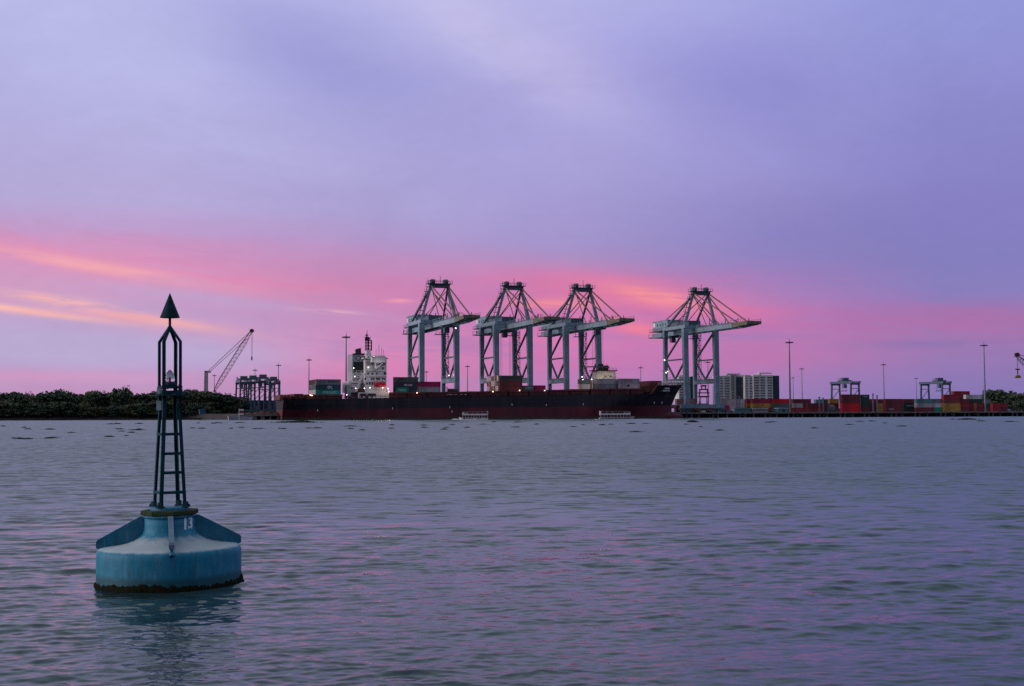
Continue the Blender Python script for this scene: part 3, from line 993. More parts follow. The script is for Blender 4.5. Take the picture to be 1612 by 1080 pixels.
# ------------------------------------------------------------------ mobile harbour crane on the left
def harbour_crane(name, lab, px0, Y, dirx, tower_px, tower_top, foot, tip, hook, colm, grab=None):
    base = P(tower_px, 648, Y); base.z = DZ
    o = thing(name, lab, 'crane', base)
    L = lambda px, py, yy=0.0: P(px, py, Y + yy) - base
    zt = L(tower_px, tower_top).z
    b = MB()
    b.box((0, 0, 1.6), (13, 8, 1.4)); b.box((0, 0, 4.0), (9, 6.5, 3.2))
    for x in (-4.5, -1.5, 1.5, 4.5):
        b.tube((x, -4, 0.8), (x, 4, 0.8), 0.8, n=10)
    b.build('chassis', M['crane_dark'], o)
    b = MB()
    for x in (-1.1, 1.1):
        for y in (-1.1, 1.1):
            b.bar((x, y, 5), (x * 0.75, y * 0.75, zt), 0.45)
    n = 9
    for k in range(n):
        z0 = 5 + (zt - 5) * k / n; z1 = 5 + (zt - 5) * (k + 1) / n
        sg = 1 if k % 2 else -1
        for y in (-1.0, 1.0):
            b.bar((-1.0 * sg, y, z0), (0.95 * sg, y, z1), 0.25)
    b.box((0, 0, 5 + (zt - 5) * 0.55), (2.0, 2.0, (zt - 5) * 0.9))
    b.box((1.6 * dirx, 0, zt * 0.45), (2.4, 2.2, 4.0))
    b.box((1.0 * dirx, 0, zt - 0.6), (4.2, 2.0, 1.4))
    b.build('tower', M['ship_grey'], o)
    f0, t0 = L(*foot), L(*tip)
    d = (t0 - f0)
    side_ = Vector((0, 1, 0))
    upn = d.normalized().cross(side_).normalized()
    if upn.z < 0: upn = -upn
    b = MB()
    n = 16
    def chord(t, i, j):
        w = (0.5 + 1.4 * min(1, t * 6, (1 - t) * 4 + 0.15))
        return f0 + d * t + side_ * (i * w * 0.75) + upn * (j * w * 0.75)
    for i in (-1, 1):
        for j in (-1, 1):
            for k in range(n):
                b.bar(chord(k / n, i, j), chord((k + 1) / n, i, j), 0.2)
    for k in range(n):
        for i in (-1, 1):
            b.bar(chord(k / n, i, -1), chord((k + 1) / n, i, 1), 0.13)
            b.bar(chord(k / n, i, 1), chord(k / n, i, -1), 0.13)
        b.bar(chord(k / n, -1, 1), chord((k + 1) / n, 1, 1), 0.2)
    b.build('lattice_boom', colm, o)
    b = MB()
    b.box(t0 + Vector((0.2, 0, 0.5)), (2.2, 1.6, 2.2)); b.tube(t0 + Vector((0.6, -0.9, 0.6)), t0 + Vector((0.6, 0.9, 0.6)), 1.3, n=12)
    b.build('boom_head', M['mast_dark'], o)
    b = MB()
    tt = Vector((1.5 * dirx, 0, zt))
    for y in (-0.8, 0.8):
        b.bar(tt + Vector((0, y, 0)), t0 + Vector((0, y, 0.8)), 0.16)
        b.bar(tt + Vector((0, y, -1.6)), f0 + d * 0.86 + Vector((0, y, 0.5)), 0.14)
    b.build('luffing_rope', M['rope'], o)
    hk = L(*hook)
    b = MB()
    for x in (-0.25, 0.25):
        b.bar((t0.x + 0.6 + x, 0, hk.z + 1.2), (t0.x + 0.6 + x, 0, t0.z), 0.14)
    b.build('hoist_rope', M['rope'], o)
    if grab is None:
        b = MB()
        b.box((t0.x + 0.6, 0, hk.z + 0.9), (0.8, 0.9, 2.4))
        b.tube((t0.x + 0.6, 0, hk.z - 0.6), (t0.x + 0.6, 0, hk.z), 0.3, n=8)
        b.build('hook_block', M['mast_dark'], o)
    else:
        c = Vector((t0.x + 0.6, 0, hk.z))
        b = MB()
        b.box(c + Vector((0, 0, 4.6)), (2.6, 1.2, 0.7)); b.bar(c + Vector((0, 0, 1.2)), c + Vector((0, 0, 4.6)), 0.5)
        b.build('grab_head', M['mast_dark'], o)
        b = MB()
        for sg in (-1, 1):
            b.slab([c + Vector((sg * 0.05, 0, 1.0)), c + Vector((sg * 1.2, 0, 0.7)), c + Vector((sg * 1.9, 0, -0.5)), c + Vector((sg * 1.1, 0, -0.9)), c + Vector((sg * 0.08, 0, -0.9))], (0, 1.8, 0))
        b.build('grab_bucket', grab, o)
    return o
harbour_crane('harbour_crane', 'mobile harbour crane with grey tower and raised lattice jib above the trees', 324, 900, 1, 324, 584, (337, 616), (395.5, 522), (394, 566), M['crane_rust'])
harbour_crane('harbour_crane', 'crane jib entering at the right edge with a yellow grab hanging from it', 1660, 800, -1, 1672, 572, (1652, 606), (1600, 560), (1601, 593), M['crane_dark'],
              material('grab_yellow', (0.24, 0.19, 0.04), 0.6))

# ------------------------------------------------------------------ light masts
def make_mast():
    root = thing('light_mast', 'x', 'light mast')
    H = 42.0
    b = MB()
    b.tube((0, 0, 0), (0, 0, 0.7), 0.9, 0.9, 12); b.tube((0, 0, 0.7), (0, 0, H), 0.62, 0.24, 10)
    b.build('mast', M['galv'], root)
    b = MB()
    b.lathe([(1.2, H - 1.2), (1.35, H - 1.2), (1.35, H - 0.9), (1.2, H - 0.9), (1.2, H - 1.2)], 16)
    for k in range(4):
        a = k * PI / 2
        b.bar((0.2 * math.cos(a), 0.2 * math.sin(a), H - 1.05), (1.3 * math.cos(a), 1.3 * math.sin(a), H - 1.05), 0.16)
    b.tube((0, 0, H), (0, 0, H + 1.6), 0.10, 0.05, 6)
    b.build('lamp_ring', M['lamp_dark'], root)
    lm = MB().box((1.75, 0, H - 1.2), (1.0, 0.75, 0.45)).box((1.8, 0, H - 1.5), (0.7, 0.6, 0.2)).mesh('floodlight', M['lamp_dark'])
    for k in range(9):
        f = put('floodlight', lm, root)
        f.rotation_euler = (0, 0, 2 * PI * k / 9)
    return root
mast0 = make_mast()
MS = [(544.5, 524, 'tallest light mast, just left of the white ship bridge'), (486, 562, 'light mast rising behind the green and navy boxes at the stern'), (438, 571, 'light mast at the right end of the row of yard gantries'),
      (401, 579, 'thin light mast showing above the row of yard gantries'), (337, 588, 'thin light mast between the harbour crane tower and its jib'), (671, 582, 'light mast above the magenta box, inside the left crane'),
      (736, 573, 'light mast between the two left quay cranes'), (1009, 575, 'light mast standing over the white boxes near the bow'), (1115, 566, 'light mast seen between the legs of the crane beyond the bow'),
      (1244, 533, 'tall light mast on the quay right of the flats'), (1263, 577, 'light mast close behind the tall quay mast, right side'), (1249, 592, 'smallest light mast, tucked against the tall quay mast'),
      (1392, 570, 'light mast between the two yard gantries, by the long maroon stack'), (1443, 593, 'small far light mast left of the yard gantry over ochre boxes'), (1551, 538, 'tall light mast on the quay in front of the right trees')]
for i, (px, top, lab) in enumerate(MS):
    base_y = 646.5 - 0.0
    hz = 650.5 - 4.5 * px / 1612
    Y = (42.0 + DZ + 1.0 - CAM_Z) * F / (hz - top)
    o = mast0 if i == 0 else copy_tree(mast0)
    p = P(px, 640, Y)
    o.location = (p.x, p.y, DZ)
    o.rotation_euler = (0, 0, random.random() * 6)
    tag(o, lab, 'light mast', 'floodlight masts of the terminal')
# ------------------------------------------------------------------ container ship
SB = 29.0
SOFF = QF - 1.2 - SB                    # near side of the hull
s_st = Q(440, 640, SOFF + SB / 2)[0]
def S(px, py, y=0.0):
    s, z = Q(px, py, SOFF + y)
    return s - s_st, z
ship = thing('container_ship', 'long container ship with black upper hull and red lower hull moored under the cranes', 'ship', QW(s_st, SOFF), TH)
LS = S(1074, 606, SB / 2)[0]
fx0 = S(1026, 618)[0]; fx1 = S(1040, 606)[0]
zA = S(455, 629)[1]; zB = S(960, 621)[1]; xA = S(455, 629)[0]; xB = S(960, 621)[0]
zF0 = S(1040, 606.5)[1]; zF1 = S(1074, 605.5, SB / 2)[1]
def zdeck(x):
    z = zA + (zB - zA) * (x - xA) / (xB - xA)
    if x > fx0:
        zf = zF0 + (zF1 - zF0) * max(0, (x - fx1)) / (LS - fx1)
        t = min(1, (x - fx0) / (fx1 - fx0)); t = t * t * (3 - 2 * t)
        z = z + (zf - z) * t
    return z
zb0 = S(470, 645)[1]; zb1 = S(1000, 639.5)[1]
def zband(x):
    return zb0 + (zb1 - zb0) * (x - xA) / (xB - xA)
def make_hull():
    xs = list(np.linspace(0, fx0 - 1, 46)) + list(np.linspace(fx0, fx1, 8)) + list(np.linspace(fx1 + 1, LS, 22))
    def hb(x, lev):     # half breadth at level 0 (below water) .. 1 (deck)
        t = x / LS
        a = 1.0
        full = SB / 2
        a0 = 0.10 * (1 - lev) + 0.0 * lev
        if t < 0.22:
            s0 = 0.62 + 0.36 * lev
            k = min(1, max(0, (t - a0 * 0.4) / 0.2))
            a = s0 + (1 - s0) * math.sin(k * PI / 2) ** 0.8
        t1 = 0.66 + 0.17 * lev
        tend = 1.0
        if t > t1:
            k = min(1, (t - t1) / (tend - t1))
            a = math.cos(k * PI / 2) ** (0.95 - 0.3 * lev) if k < 1 else 0
        return full * a
    def bow_x(x, lev):      # the stem rakes forward towards the deck
        X0 = 0.78 * LS
        if x < X0: return x
        return X0 + (x - X0) * (LS * (0.970 + 0.030 * max(0.0, (lev - 0.35) / 0.65) ** 1.2) - X0) / (LS - X0)
    b = MB()
    rows = []
    for x in xs:
        zd = zdeck(x); zb = min(zband(x), zd - 1.5)
        zs = [-1.2, 1.25, zb, zb + (zd - zb) * 0.5, zd]
        rows.append((x, zs, [hb(x, max(0, min(1, z / zd)) ** 1.1 if z > 0 else 0) for z in zs]))
    ny = 5
    vs = []
    for x, zs, hs in rows:
        for sgn in (-1, 1):
            for z, h in zip(zs, hs):
                lev = max(0, min(1, z / zs[-1])) ** 1.1 if z > 0 else 0
                vs.append((bow_x(x, lev), SB / 2 + sgn * max(h, 0.12), z))
    fs = []; mi = []
    for r in range(len(rows) - 1):
        a = r * 10; c = (r + 1) * 10
        for k in range(4):
            m = 2 if k == 0 else (1 if k == 1 else 0)
            fs.append((a + k, c + k, c + k + 1, a + k + 1)); mi.append(m)
            fs.append((a + 5 + k, a + 6 + k, c + 6 + k, c + 5 + k)); mi.append(m)
        fs.append((a + 4, c + 4, c + 9, a + 9)); mi.append(3)
        fs.append((a, a + 5, c + 5, c)); mi.append(1)
    for e in (0, (len(rows) - 1) * 10):
        for k in range(4):
            fs.append((e + k, e + k + 1, e + 6 + k, e + 5 + k)); mi.append(2 if k == 0 else (1 if k == 1 else 0))
    o = len(b.v)
    b.v += vs; b.f += fs; b.mi += mi; b.sm += [False] * len(fs)
    return b
hull = make_hull().build('hull', [M['black_hull'], M['red_hull'], M['boot'], M['deck_red']], ship)
# bulb at the foot of the stem
bx = S(1064, 650, SB / 2)[0]
be = S(1075, 652, SB / 2)[0]
vs_ = MB()
prof = [(0.05, 0)] + [(1.9 * math.sin(t * PI / 2) ** 0.6, t) for t in (0.1, 0.25, 0.5, 0.75, 1.0)]
n = 16
pts = []; fcs = []
for i, (r_, t) in enumerate(prof):
    for k in range(n):
        a = 2 * PI * k / n
        pts.append((be - (be - bx + 7) * t, SB / 2 + r_ * math.cos(a) * 1.1, 0.9 + r_ * 1.6 * math.sin(a)))
for i in range(len(prof) - 1):
    for k in range(n):
        fcs.append((i * n + k, i * n + (k + 1) % n, (i + 1) * n + (k + 1) % n, (i + 1) * n + k))
vs_.add(pts, fcs, 0, True)
vs_.build('bow_bulb', M['red_hull'], ship)

def sbox(name, px0, px1, py0, py1, y0, y1, mat, parent=None, zbase=None):
    """a box on the ship whose near face shows between these photo pixels"""
    x0, z1 = S(px0, py0, y0); x1, z0 = S(px1, py1, y0)
    if zbase is not None: z0 = zbase
    return MB().box(((x0 + x1) / 2, (y0 + y1) / 2, (z0 + z1) / 2), (x1 - x0, y1 - y0, z1 - z0)).build(name, mat, parent or ship)

# hatch covers with their coamings, one per bay
HT = [(463, 478, 620), (480, 512, 621), (513, 540, 621), (614, 640, 617.5), (641, 672, 617.5), (673, 703, 617), (704.5, 736, 616.5), (737.5, 768, 616), (769.5, 800, 615.5), (801.5, 832, 615),
      (833.5, 864, 614.5), (865.5, 896, 613.5), (897.5, 928, 612.5), (929.5, 960, 612), (961.5, 992, 611.5), (993.5, 1014, 611.5)]
for a_, b_, top in HT:
    x0, zt = S(a_, top, 2.2); x1, _ = S(b_, top, 2.2)
    zd = zdeck((x0 + x1) / 2)
    b = MB()
    b.box(((x0 + x1) / 2, SB / 2, (zd + zt - 0.9) / 2), (x1 - x0 - 0.6, SB - 5.2, zt - 0.9 - zd))
    k = 0
    while x0 + 1.2 + k * 2.3 < x1 - 0.8:
        b.box((x0 + 1.2 + k * 2.3, 2.35, (zd + zt - 0.9) / 2), (0.3, 0.55, zt - 0.95 - zd)); k += 1
    hc = b.build('hatch_coaming', M['hatch'], ship)
    MB().box(((x0 + x1) / 2, SB / 2, zt - 0.42), (x1 - x0 - 0.3, SB - 4.4, 0.84)).build('hatch_cover', M['deck_red'], hc)
# plating strakes standing a little proud of the near side, and a white draught line
for f_ in (0.33, 0.66, 0.985):
    b = MB()
    xs_ = np.linspace(LS * 0.24, LS * 0.66, 24)
    for i in range(23):
        za, zc = [zband(x) + (zdeck(x) - zband(x)) * f_ for x in (xs_[i], xs_[i + 1])]
        b.bar((xs_[i], -0.02, za), (xs_[i + 1], -0.02, zc), 0.10, 0.16)
    b.build('strake', M['black_hull'], ship)
for k in range(5):
    x = LS * (0.27 + 0.09 * k)
    MB().box((x, -0.03, zband(x) + (zdeck(x) - zband(x)) * 0.5), (0.12, 0.12, (zdeck(x) - zband(x)) * 0.94)).build('plate_seam', M['black_hull'], ship)
# deck edge rail with its stanchions
b = MB()
x = 6.0
while x < fx0 - 2:
    z = zdeck(x)
    b.box((x, 0.5, z + 0.75), (0.14, 0.14, 1.5))
    if random.random() < 0.35:
        b.box((x + 1, 0.9, z + 0.8), (0.5 + random.random() * 1.6, 0.6, 0.8 + random.random() * 1.4))
    x += 2.6
for zz in (0.75, 1.45):
    xs = np.linspace(6, fx0 - 2, 30)
    for i in range(29):
        b.bar((xs[i], 0.5, zdeck(xs[i]) + zz), (xs[i + 1], 0.5, zdeck(xs[i + 1]) + zz), 0.12)
tag(b.build('deck_rail', M['hatch'], ship), kind='stuff')
# pale beam lying along the deck
sbox('deck_beam', 704, 735, 620.2, 621.8, 1.0, 1.6, M['box cream'])
# poop: mooring deck house, red brown winches
sbox('winch_house', 441, 456, 621.5, 629.5, 4, 24, M['deck_red'])
for px in (444, 449, 459, 464, 470, 475):
    x, z = S(px, 629, 3)
    b = MB().tube((x, 3, z + 1.1), (x + 1.2, 3, z + 1.1), 0.9, n=10).box((x + 0.6, 4.2, z + 0.6), (1.8, 1.2, 1.6)).bar((x, 3, z), (x, 3, z + 2.8), 0.2)
    b.build('mooring_winch', M['deck_red'], ship)
# --- deckhouse
def hx(px, y=4.0): return S(px, 600, y)[0]
def hz(py, y=4.0): return S(580, py, y)[1]
zd = zdeck(hx(590))
b = MB()
x0, x1 = hx(574.5), hx(608.5)
b.box(((x0 + x1) / 2, SB / 2, (zd + hz(566)) / 2), (x1 - x0, SB - 8, hz(566) - zd))
dh = b.build('deckhouse', M['ship_white'], ship)
b = MB(); b.box(((x0 + x1) / 2 - 0.3, SB / 2, hz(564.2)), (x1 - x0 + 1.8, SB - 5, 0.5))
b.build('deck_edge', M['ship_white'], dh)
sbox('wheelhouse', 577, 606, 559.5, 564, 4.6, SB - 4.6, M['ship_white'], dh)
for k, (a_, b_) in enumerate(((580, 584), (584.8, 588.5), (589, 592), (597.5, 600.5), (601.5, 604.5))):
    sbox('window', a_, b_, 561.2, 563.2, 4.5, 4.75, M['glass'], dh)
sbox('recess_band', 577, 607.5, 569.4, 575.2, 3.93, 4.3, M['ship_grey'], dh)
wm = None
for row, xs in ((580, (593, 602.5)), (588, (579.5, 586, 593, 605, 607)), (596.5, (574.9, 585, 588, 593.5, 596.5, 602.5, 605.5)), (604, (578, 582, 586))):
    for px in xs:
        x, z = S(px, row, 4.0)
        if wm is None:
            wm = MB().box((0, 0, 0), (0.75, 0.2, 0.95)).mesh('window', M['glass'])
        put('window', wm, dh, (x, 3.96, z))
# deck ledges on the near face and on the aft face
for py in (584.2, 592.6, 600.6):
    x, z = S(590, py, 4)
    MB().box(((x0 + x1) / 2, 3.7, z), (x1 - x0 - 0.5, 0.6, 0.18)).build('ledge', M['ship_white'], dh)
# lower white house on the main deck with openings
sbox('lower_house', 565, 612.5, 617.8, 627.5, 2.2, SB - 3, M['ship_white'], dh)
for a_, b_ in ((567, 577), (579, 592)):
    sbox('opening', a_, b_, 619.5, 623.5, 2.12, 2.5, M['louver'], dh)
for a_, b_, c_, d_ in ((564, 580, 612, 617.4), (592, 609, 611.8, 617.4)):
    sbox('deck_store', a_, b_, c_, d_, 4.4, 9, M['deck_red'], dh)
# stairs on the aft part, open frames
b = MB()
for k in range(4):
    xa, za = S(560 + k * 2.9, 616 - k * 7.2, 3.0); xb, zb_ = S(563.4 + k * 2.9, 609.4 - k * 7.2, 3.0)
    b.bar((xa, 3, za), (xb, 3, zb_), 0.5, 0.9)
    xc = S(553, 600)[0]
    b.box(((xc + xb) / 2 + 1, 4.4, zb_), (xb - xc, 3, 0.2))
    for q in range(4):
        b.bar((xc + (xb - xc) * q / 3 + 1, 2.7, zb_), (xc + (xb - xc) * q / 3 + 1, 2.7, zb_ + 1.3), 0.15)
    b.bar((xc + 1, 2.7, zb_ + 1.3), (xb + 1, 2.7, zb_ + 1.3), 0.15)
tag(b.build('stair', M['ship_white'], dh), kind='stuff')
# white bridge wing with its triangular bracket
x, z = S(596, 566.5, 0.6)
b = MB().box((x, 2.0, z), (7.0, 4.6, 2.4)); b.box((x, 2.0, z + 1.4), (7.6, 5.0, 0.3))
p = [(x - 1.6, 1.0, z - 1.2), (x + 2.6, 1.0, z - 1.2), (x - 1.2, 1.0, z - 4.4)]
for q in range(3):
    b.bar(p[q], p[(q + 1) % 3], 0.5)
wing = b.build('bridge_wing', M['white'], dh)
b = MB()
for px, h in ((596.5, 8.5), (600.5, 6.0), (604, 4.5), (592, 4.5)):
    xx, zz = S(px, 559, 8)
    b.bar((xx, 8, zz - 1), (xx, 8, zz + h * 0.6), 0.18)
b.build('antenna', M['ship_grey'], dh)
for px in range(578, 608, 4):
    pass
# funnel
b = MB()
fx_0, fx_1 = hx(555.8, 6), hx(574.3, 6)
zt = S(565, 557, 6)[1]
b.box(((fx_0 + fx_1) / 2, SB / 2, (zd + zt) / 2), (fx_1 - fx_0, 13, zt - zd))
fun = b.build('funnel', M['ship_grey'], ship)
FY = SB / 2 - 6.5
def fbox(name, px0, px1, py0, py1, dy, mat):
    xa, z1 = S(px0, py0, FY); xb, z0 = S(px1, py1, FY)
    return MB().box(((xa + xb) / 2, FY + 0.2 - dy, (z0 + z1) / 2), (xb - xa, 0.4, z1 - z0)).build(name, mat, fun)
fbox('black_band', 555.7, 574.6, 556.2, 558.6, 0.08, M['black_hull'])
fbox('louver_panel', 556.4, 574.2, 569.4, 585.2, 0.10, M['louver'])
for k in range(9):
    fbox('slat', 556.8, 573.8, 570.6 + k * 1.6, 571.2 + k * 1.6, 0.22, M['louver'])
# round emblem with a bar on the grey band
xe, ze = S(564, 563.8, FY)
b = MB()
ring = []
for k in range(20):
    a = 2 * PI * k / 20
    ring.append((xe + 1.35 * math.cos(a), FY - 0.06, ze + 1.35 * math.sin(a)))
rin = [(xe + (p_[0] - xe) * 0.72, FY - 0.06, ze + (p_[2] - ze) * 0.72) for p_ in ring]
b.add(ring + rin, [(k, (k + 1) % 20, 20 + (k + 1) % 20, 20 + k) for k in range(20)])
b.box((xe + 2.0, FY - 0.08, ze - 0.2), (2.0, 0.06, 0.4))
b.build('emblem', M['print_grey'], fun)
for px, top in ((561, 550), (563.2, 549), (565.4, 548.6), (567.8, 547.8)):
    xx, z1 = S(px, top, FY + 4)
    MB().tube((xx, FY + 4, zt - 0.5), (xx - 0.3, FY + 4, z1), 0.42, n=10).build('exhaust_pipe', M['lamp_dark'], fun)
# lower aft house around the funnel
sbox('aft_house', 550, 566, 600, 617.5, 5, SB - 5, M['ship_white'], dh)
sbox('aft_store', 546.5, 552, 606, 624, 3.5, 10, M['ship_grey'], dh)
# signal mast
xm, zm = S(579.5, 551, 9)
b = MB()
xl, zl = S(575.2, 563, 9); xr, _ = S(585, 563, 9)
b.slab([(xl, 9, zl), (xr, 9, zl), (xm + 0.9, 9, zm), (xm - 0.9, 9, zm)], (0, 2.0, 0))
ms = b.build('signal_mast', M['ship_white'], ship)
b = MB()
xa, zt_ = S(576.2, 536, 9); xb, _ = S(584.6, 536, 9)
for xx in (xa, xb):
    b.bar((xx, 9, zm - 0.4), (xx, 9, zt_), 0.55)
xc_ = (xa + xb) / 2
b.bar((xc_ - 0.2, 9, zm - 0.4), (xc_ - 0.2, 9, zt_ + 0.5), 0.8)
for t in (0.1, 0.42, 0.75, 1.0):
    b.bar((xa - 0.6, 9, zm + (zt_ - zm) * t), (xb + 0.3, 9, zm + (zt_ - zm) * t), 0.4)
b.box((xa + 0.6, 9, zt_ + 0.9), (2.2, 1.6, 1.6)); b.bar((xa + 0.4, 9, zt_), (xa + 0.4, 9, zt_ + 3.4), 0.6); b.bar((xa + 0.5, 9, zt_ + 3), (xa + 0.5, 9, zt_ + 5.2), 0.2)
b.bar((xa - 0.6, 9, zt_ + 2.4), (xa + 1.2, 9, zt_ + 2.4), 0.3); b.bar((xc_ + 0.8, 9, zt_), (xc_ + 0.8, 9, zt_ + 1.8), 0.2)
b.build('mast_frame', M['mast_dark'], ms)
# forecastle: foremast, windlasses, rails, breakwater
xm, z0 = S(1045.5, 606, 12); _, z1 = S(1045.5, 584, 12)
b = MB()
for xx in (-0.7, 0.7):
    b.bar((xm + xx, 12, z0), (xm + xx * 0.6, 12, z1), 0.45)
for k in range(6):
    zz = z0 + (z1 - z0) * k / 6
    b.bar((xm - 0.7, 12, zz), (xm + 0.6, 12, zz + (z1 - z0) / 6), 0.25); b.bar((xm - 0.7, 12, zz), (xm + 0.7, 12, zz), 0.25)
b.bar((xm - 1.6, 12, z1), (xm + 1.6, 12, z1), 0.35)
b.build('foremast', M['ship_white'], ship)
for px in (1049, 1054, 1059.5, 1064, 1069):
    x, z = S(px, 605.5, 11)
    b = MB().box((x, 11, z + 0.9), (1.6, 1.4, 1.8)).tube((x + 0.9, 10.6, z + 1.1), (x + 2.1, 10.6, z + 1.1), 0.8, n=10).bar((x - 0.6, 10.5, z), (x - 0.6, 10.5, z + 2.6), 0.2)
    b.build('windlass', M['ship_white'], ship)
b = MB()
for k in range(14):
    t = k / 13
    x = fx1 + (LS - 1.2 - fx1) * t
    y = SB / 2 - SB / 2 * math.cos(min(1, max(0, (x / LS - 0.83) / 0.17)) * PI / 2) ** 0.65 + 0.5
    b.bar((x, y, zdeck(x)), (x, y, zdeck(x) + 1.3), 0.14)
    if k:
        b.bar((px_, py_, pz_ + 1.3), (x, y, zdeck(x) + 1.3), 0.14); b.bar((px_, py_, pz_ + 0.7), (x, y, zdeck(x) + 0.7), 0.1)
    px_, py_, pz_ = x, y, zdeck(x)
tag(b.build('bow_rail', M['ship_white'], ship), kind='stuff')
sbox('breakwater', 1024.5, 1042, 599.5, 617, 5, SB - 5, M['deck_red'])
sbox('breakwater', 1014.5, 1024, 608, 617, 5, SB - 5, M['deck_red'])
# white name on the bow: two worn, unreadable lines, kept as bars of paint
for (a_, b_, py, seg) in ((1046, 1053.8, 611.6, 4), (1043, 1054, 615, 6)):
    for k in range(seg):
        p0 = a_ + (b_ - a_) * k / seg; p1 = a_ + (b_ - a_) * (k + 0.8) / seg
        # the flare of the bow: set the bars on the plating
        t = S((p0 + p1) / 2, py, 3)[0] / LS
        yb = None
        bestd = 9e9
        for q in range(0, 120):
            y = q * 0.12
            x, z = S((p0 + p1) / 2, py, y)
            zd_ = zdeck(x)
            lev = max(0, min(1, z / zd_)) ** 1.1
            t1 = 0.66 + 0.17 * lev; tend = 1.0
            X0 = 0.78 * LS
            xq = x if x < X0 else X0 + (x - X0) * (LS - X0) / (LS * (0.970 + 0.030 * max(0.0, (lev - 0.35) / 0.65) ** 1.2) - X0)
            kk = min(1, max(0, (xq / LS - t1) / (tend - t1)))
            h = SB / 2 * (math.cos(kk * PI / 2) ** (0.95 - 0.3 * lev) if kk < 1 else 0)
            e = abs((SB / 2 - h) - y)
            if e < bestd: bestd = e; yb = y; xx = x; zz = z
        w = (p1 - p0) / 2.9
        MB().box((xx, yb - 0.12, zz), (w, 0.5, 0.85), 0, 0.3).build('name_mark', M['print_white'], ship)
x, z = S(1050, 620, 2.5)
b = MB().bar((x, 1.6, z - 1.6), (x, 1.6, z + 1.4), 0.35)
b.bar((x - 1.1, 1.6, z - 1.0), (x, 1.6, z - 1.7), 0.4); b.bar((x + 1.1, 1.6, z - 1.0), (x, 1.6, z - 1.7), 0.4)
b.build('anchor', M['mast_dark'], ship)
for k, (px_a, ya, along, lab) in enumerate(((1068, 14, 34, 'forward mooring line slung from the bow tip to the quay'), (1062, 18, 20, 'second mooring line from the bow down to the quay'), (446, 24, -22, 'stern mooring line led back from the mooring deck to the quay'))):
    xa, za = S(px_a, 607 if k < 2 else 629, ya)
    pa = Vector((xa, ya, za)); pb = Vector((xa + along, SB + 2.0, DZ + 0.3))
    o = thing('mooring_line', lab, 'rope', QW(s_st + xa, SOFF + ya, za), TH)
    b = MB(); prev = None
    for i in range(11):
        t = i / 10
        p = (pb - pa) * t + Vector((0, 0, -2.4 * math.sin(t * PI)))
        if prev is not None: b.tube(prev, p, 0.07, n=5)
        prev = p
    b.build('rope', M['rope'], o)
# small marks and draught figures on the side
for px, py in ((500, 646, ), (708, 641), (711.5, 648), (806, 637), (860, 637.5), (918, 636.5), (1030, 634), (1042, 634), (618, 643)):
    x, z = S(px, py, 0)
    MB().box((x, -0.03, z), (0.35, 0.08, 1.0)).build('hull_mark', M['print_white'], ship)
# lamps burning on the ship
lm2 = MB().lathe([(0.02, -0.26), (0.24, -0.15), (0.24, 0.15), (0.02, 0.26)], 8).mesh('deck_lamp', M['lamp_on'])
lm3 = MB().lathe([(0.02, -0.3), (0.27, -0.18), (0.27, 0.18), (0.02, 0.3)], 8).mesh('deck_lamp', M['lamp_warm'])
for px, py, y, w in ((556.8, 579.5, 4, 0), (558.4, 592.8, 2.2, 0), (580, 578.4, 3.4, 0), (560, 611.3, 2, 0), (573.6, 611.3, 2, 0), (582.5, 610.5, 2, 0),
                     (602.5, 610.5, 3, 0), (611, 611.8, 1.6, 1), (612, 616.5, 1.6, 1), (546, 621.5, 1, 0), (488.5, 621.8, 1, 1), (491, 622.6, 1, 1),
                     (656.5, 618.5, 0.8, 1), (818, 614.6, 1.2, 1), (776, 616.5, 0.8, 1), (857.6, 614.8, 0.9, 0), (917.5, 597.5, 1.2, 0), (931.5, 597.2, 1.2, 0), (1051, 585, 11, 0), (588.5, 561.6, 3.5, 0)):
    x, z = S(px, py, y)
    put('deck_lamp', lm3 if w else lm2, ship, (x, y, z))
def lamp_light(name, p, e, col, parent, r=0.4):
    d = bpy.data.lights.new(name, 'POINT'); d.energy = e; d.color = col; d.shadow_soft_size = r
    o = bpy.data.objects.new(name, d); COL.objects.link(o); o.location = p; o.parent = parent
    return o
for px, py, y, e, col in ((597, 574, -3.0, 170, (1.0, 0.9, 0.88)), (582, 592, -2.0, 110, (1.0, 0.9, 0.88)), (601, 613, -1.5, 100, (1.0, 0.8, 0.66)), (558, 592, -1.0, 100, (1.0, 0.92, 0.9)),
                          (940, 598, -1.0, 90, (1.0, 0.84, 0.68)), (925, 600, -1.5, 90, (1.0, 0.84, 0.68)), (611, 613, -0.5, 150, (1.0, 0.66, 0.4))):
    x, z = S(px, py, y)
    lamp_light('deck_lamp_light', (x, y, z), e, col, ship)
# the enclosed lifeboat hung on the side: its own thing
x0, z1 = S(588.6, 601, 2.0); x1, z0 = S(607, 609.3, 2.0)
L_ = x1 - x0; H_ = z1 - z0
lb = thing('lifeboat', 'bright red enclosed lifeboat hung on the side of the white ship bridge', 'lifeboat', QW(s_st + (x0 + x1) / 2, SOFF + 2.0, z0), TH)
b = MB()
sec = []
N = 14
for i in range(13):
    t = i / 12 * 2 - 1
    k = max(0.12, (1 - abs(t) ** 3.2)) ** 0.55
    for q in range(N):
        a = 2 * PI * q / N
        yy = 1.5 * k * math.copysign(abs(math.cos(a)) ** 0.75, math.cos(a)); zz = math.sin(a)
        zz = (0.62 * zz * H_ * 0.9 if zz > 0 else 0.42 * zz * H_) * (0.55 + 0.45 * k)
        if zz > 0 and t < -0.55: zz *= 1.12
        sec.append((t * L_ / 2, yy, H_ * 0.43 + zz))
fc = [(i * N + q, i * N + (q + 1) % N, (i + 1) * N + (q + 1) % N, (i + 1) * N + q) for i in range(12) for q in range(N)]
